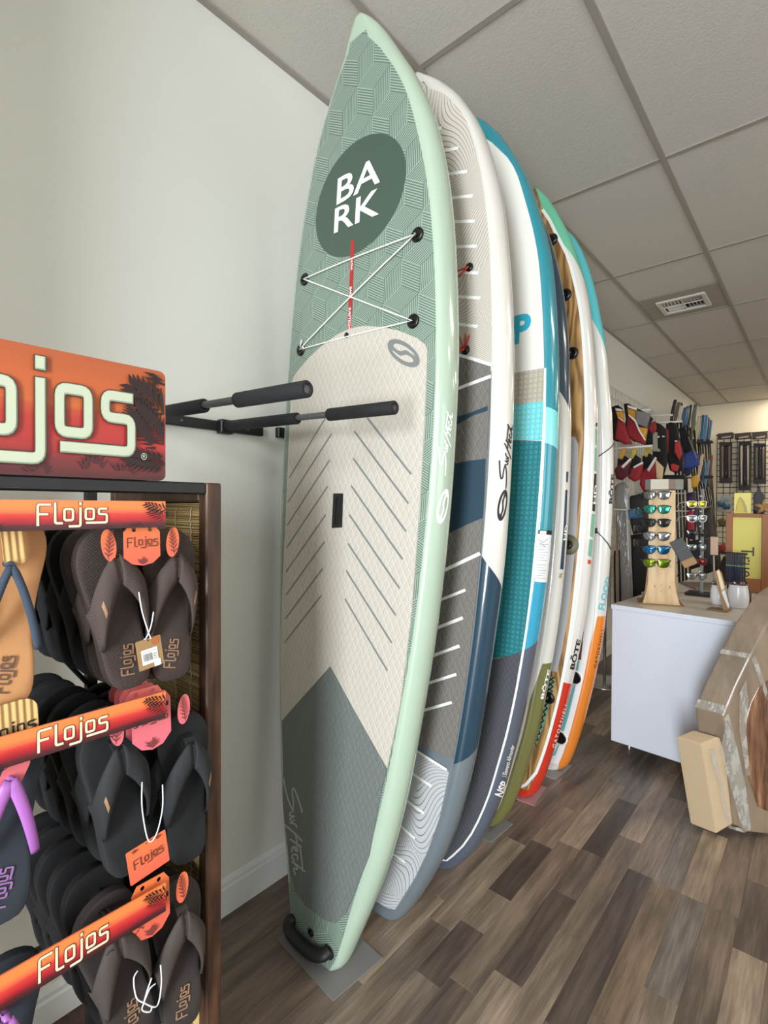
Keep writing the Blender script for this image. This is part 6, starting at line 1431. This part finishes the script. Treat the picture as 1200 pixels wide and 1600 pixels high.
# dark bags and gear under the vests
for k, (pts, y, col, lab, nm) in enumerate((([(985, 775), (1005, 770), (1018, 790), (1016, 830), (990, 835), (982, 800)], 5.3, (40, 36, 38), 'charcoal dry bag hanging under the maroon vests', 'dry_bag'), ([(983, 796), (1000, 794), (1003, 808), (985, 812)], 4.6, (44, 92, 126), 'blue cap hanging beside the plywood stand', 'cap'),
      ([(984, 836), (1014, 832), (1020, 900), (1012, 940), (985, 940)], 5.4, (22, 20, 22), 'black gear bag on the floor behind the counter', 'gear_bag'), ([(1014, 770), (1036, 776), (1040, 860), (1020, 900), (1010, 850)], 5.5, (28, 25, 27), 'black rucksack hanging behind the plywood stand', 'rucksack'), ([(1073, 770), (1086, 768), (1090, 800), (1086, 845), (1072, 840)], 6.2, (52, 34, 70), 'violet dry bag hanging behind the slim rack', 'dry_bag'),
      ([(1074, 800), (1082, 796), (1084, 830), (1076, 840)], 5.9, (150, 30, 38), 'red dry bag hanging behind the slim rack', 'dry_bag'), ([(1080, 745), (1090, 742), (1090, 760), (1082, 764)], 6.5, (200, 150, 30), 'yellow strap bundle below the blue vest', 'strap'), ([(1020, 742), (1072, 742), (1074, 766), (1020, 766)], 6.4, (24, 22, 24), 'black gear roll below the scarlet vest', 'gear_roll'),
      ([(1076, 845), (1110, 840), (1112, 880), (1080, 890)], 6.6, (40, 42, 48), 'dark grey duffel behind the laptop', 'duffel_bag'), ([(1100, 795), (1112, 790), (1116, 870), (1098, 880)], 7.0, (56, 48, 44), 'brown gear bag under the paddles', 'gear_bag'), ([(961, 860), (972, 858), (976, 940), (962, 945)], 5.3, (18, 17, 18), 'black bag on the floor beside the silver wrapped board', 'gear_bag'))):
    if k in (0, 3, 4, 5, 6, 7, 9, 1):
        tp = on(sum(p[0] for p in pts) / len(pts), min(p[1] for p in pts) + 3, 1, y)
        hk = MB().tube([(.03, y, tp.z + .01), (tp.x, y, tp.z), (tp.x + .03, y, tp.z + .015)], .008, 6).build('arm', m_rod, wg); hk.matrix_parent_inverse = wg.matrix_world.inverted()
    tag(yslab(pts, y, .16, nm, mat('gear_%d' % k, col, .7), None, .2), lab, 'bag' if 'bag' in nm or 'sack' in nm else nm.split('_')[-1])
# round metal fixture base on the floor behind the last board
P = on(918, 1098, 2, 0); fb = thing('fixture_base', 'round chrome base of a floor fixture behind the orange tailed board', 'fixture', (P.x - .05, P.y + .55, 0)); P = fb.location.copy()
MB().lathe([(0, 0), (.20, 0), (.20, .008), (.19, .012), (.03, .016), (0, .016)], P, 32).build('base_plate', MC['chrome'], fb)
MB().tube([P + Vector((0, 0, .014)), P + Vector((0, 0, 1.2))], .014, 10).build('post', MC['chrome'], fb); settle(fb)

# ================================================================== WRAPPED BOARD PACKAGE IN FRONT OF THE COUNTER
F0 = 2.30
def at(px, py, F=F0): return CAMP + ray(px, py) * F
nrm = (-_r * .70 + Vector((FW.x, FW.y, 0)).normalized() * .71)
pk = thing('wrapped_board', 'cardboard wrapped board in clear film lying on its edge by the counter', 'wrapped board', Vector((at(1121, 1304).x, at(1121, 1304).y, 0)))
m_card = mat('brown_cardboard', (128, 110, 88), .55, 0, .35); t = NT(m_card); n_ = t.noise(t.scale(t.pos(), (9, 9, 3)), 1.0, 4, .6); t.bump(n_, .7, .012); t.base(t.ramp(n_, [(.3, lin((112, 95, 76))), (.7, lin((138, 119, 97)))]))
m_kr2 = mat('kraft_carton', (186, 162, 130), .8, grain=.15, gscale=60); m_film = mat('clear_film', (196, 192, 182), .16, 0, .7); t = NT(m_film); n_ = t.noise(t.scale(t.pos(), (30, 30, 12)), 1.0, 4, .65); t.bump(n_, .9, .012); t.put(t.n['Principled BSDF'].inputs['Alpha'], t.math('MULTIPLY_ADD', t.math('GREATER_THAN', n_, .52), .35, .18))
def gz(P): return Vector((P.x, P.y, max(P.z, .002)))
def pprism(px, th, name, m, off=0.0, side=None):
    pts = [gz(at(x, y)) - nrm * off for x, y in px]; n = len(pts)
    mb = MB(); mb.add(pts + [p + nrm * th for p in pts], [(j, (j + 1) % n, (j + 1) % n + n, j + n) for j in range(n)] + [tuple(range(n))[::-1], tuple(range(n, 2 * n))])
    o = mb.build(name, m, pk)
    bv = o.modifiers.new('soft', 'BEVEL'); bv.width = .006; bv.segments = 2
    return o
TH = .115
body = [(1131, 1118), (1150, 1072), (1173, 1025), (1197, 978), (1228, 934), (1290, 890), (1380, 872), (1440, 880), (1450, 1305), (1200, 1303), (1170, 1300), (1150, 1290), (1138, 1180)]
pprism(body, TH, 'cardboard_wrap', m_card)
pprism([(1098, 1163), (1126, 1152), (1135, 1178), (1147, 1288), (1121, 1304)], TH * .92, 'end_carton', m_kr2, -.004)
pprism([(1100, 1166), (1126, 1156), (1132, 1172), (1101, 1172)], TH * .80, 'carton_opening', mat('carton_inside', (60, 46, 36), .9), -.011)
win = [(1163, 1130), (1172, 1098), (1184, 1074), (1205, 1058), (1260, 1040), (1420, 1030), (1425, 1262), (1200, 1268), (1183, 1260), (1168, 1210)]
m_win = mat('brown_film_window', (112, 76, 50), .22, 0, .8); t = NT(m_win); n_ = t.noise(t.scale(t.pos(), (40, 40, 4)), 1.0, 3, .6); t.bump(n_, .8, .02); t.base(t.ramp(n_, [(.35, lin((70, 44, 28))), (.6, lin((128, 88, 60))), (.8, lin((176, 132, 100)))]))
pprism(win, .004, 'film_window', m_win, .0045)
for k, px in enumerate(([(1130, 1121), (1137, 1114), (1146, 1150), (1172, 1296), (1160, 1296), (1140, 1190)], [(1172, 1029), (1178, 1024), (1186, 1046), (1200, 1090), (1196, 1094), (1180, 1052)], [(1106, 1172), (1113, 1168), (1140, 1290), (1150, 1292), (1168, 1296), (1160, 1300), (1136, 1293)], [(1196, 982), (1200, 976), (1230, 1010), (1228, 1016)], [(1120, 1172), (1131, 1126), (1146, 1164), (1160, 1226), (1168, 1288), (1152, 1284), (1138, 1230)], [(1150, 1082), (1160, 1062), (1164, 1100), (1160, 1140), (1166, 1210), (1160, 1210), (1150, 1140)])):
    pprism(px, .0016, 'film_strip', m_film, .0040 + .0021 * k)
# film bands across the narrow edge
def edge_band(a, b, name):
    p, q = at(*a), at(*b); up_ = Vector((0, 0, 1)); out = (q - p).normalized().cross(nrm); out = out if out.z > 0 else -out
    mb = MB(); V = [p + out * .003, q + out * .003, q + out * .003 + nrm * TH, p + out * .003 + nrm * TH]
    mb.add(V + [v + out * .0015 for v in V], [(0, 1, 2, 3), (7, 6, 5, 4), (0, 1, 5, 4), (1, 2, 6, 5), (2, 3, 7, 6), (3, 0, 4, 7)]); mb.build(name, m_film, pk)
edge_band((1131.5, 1116), (1137, 1103), 'film_band'); edge_band((1171, 1029), (1174.5, 1022), 'film_band')
settle(pk)
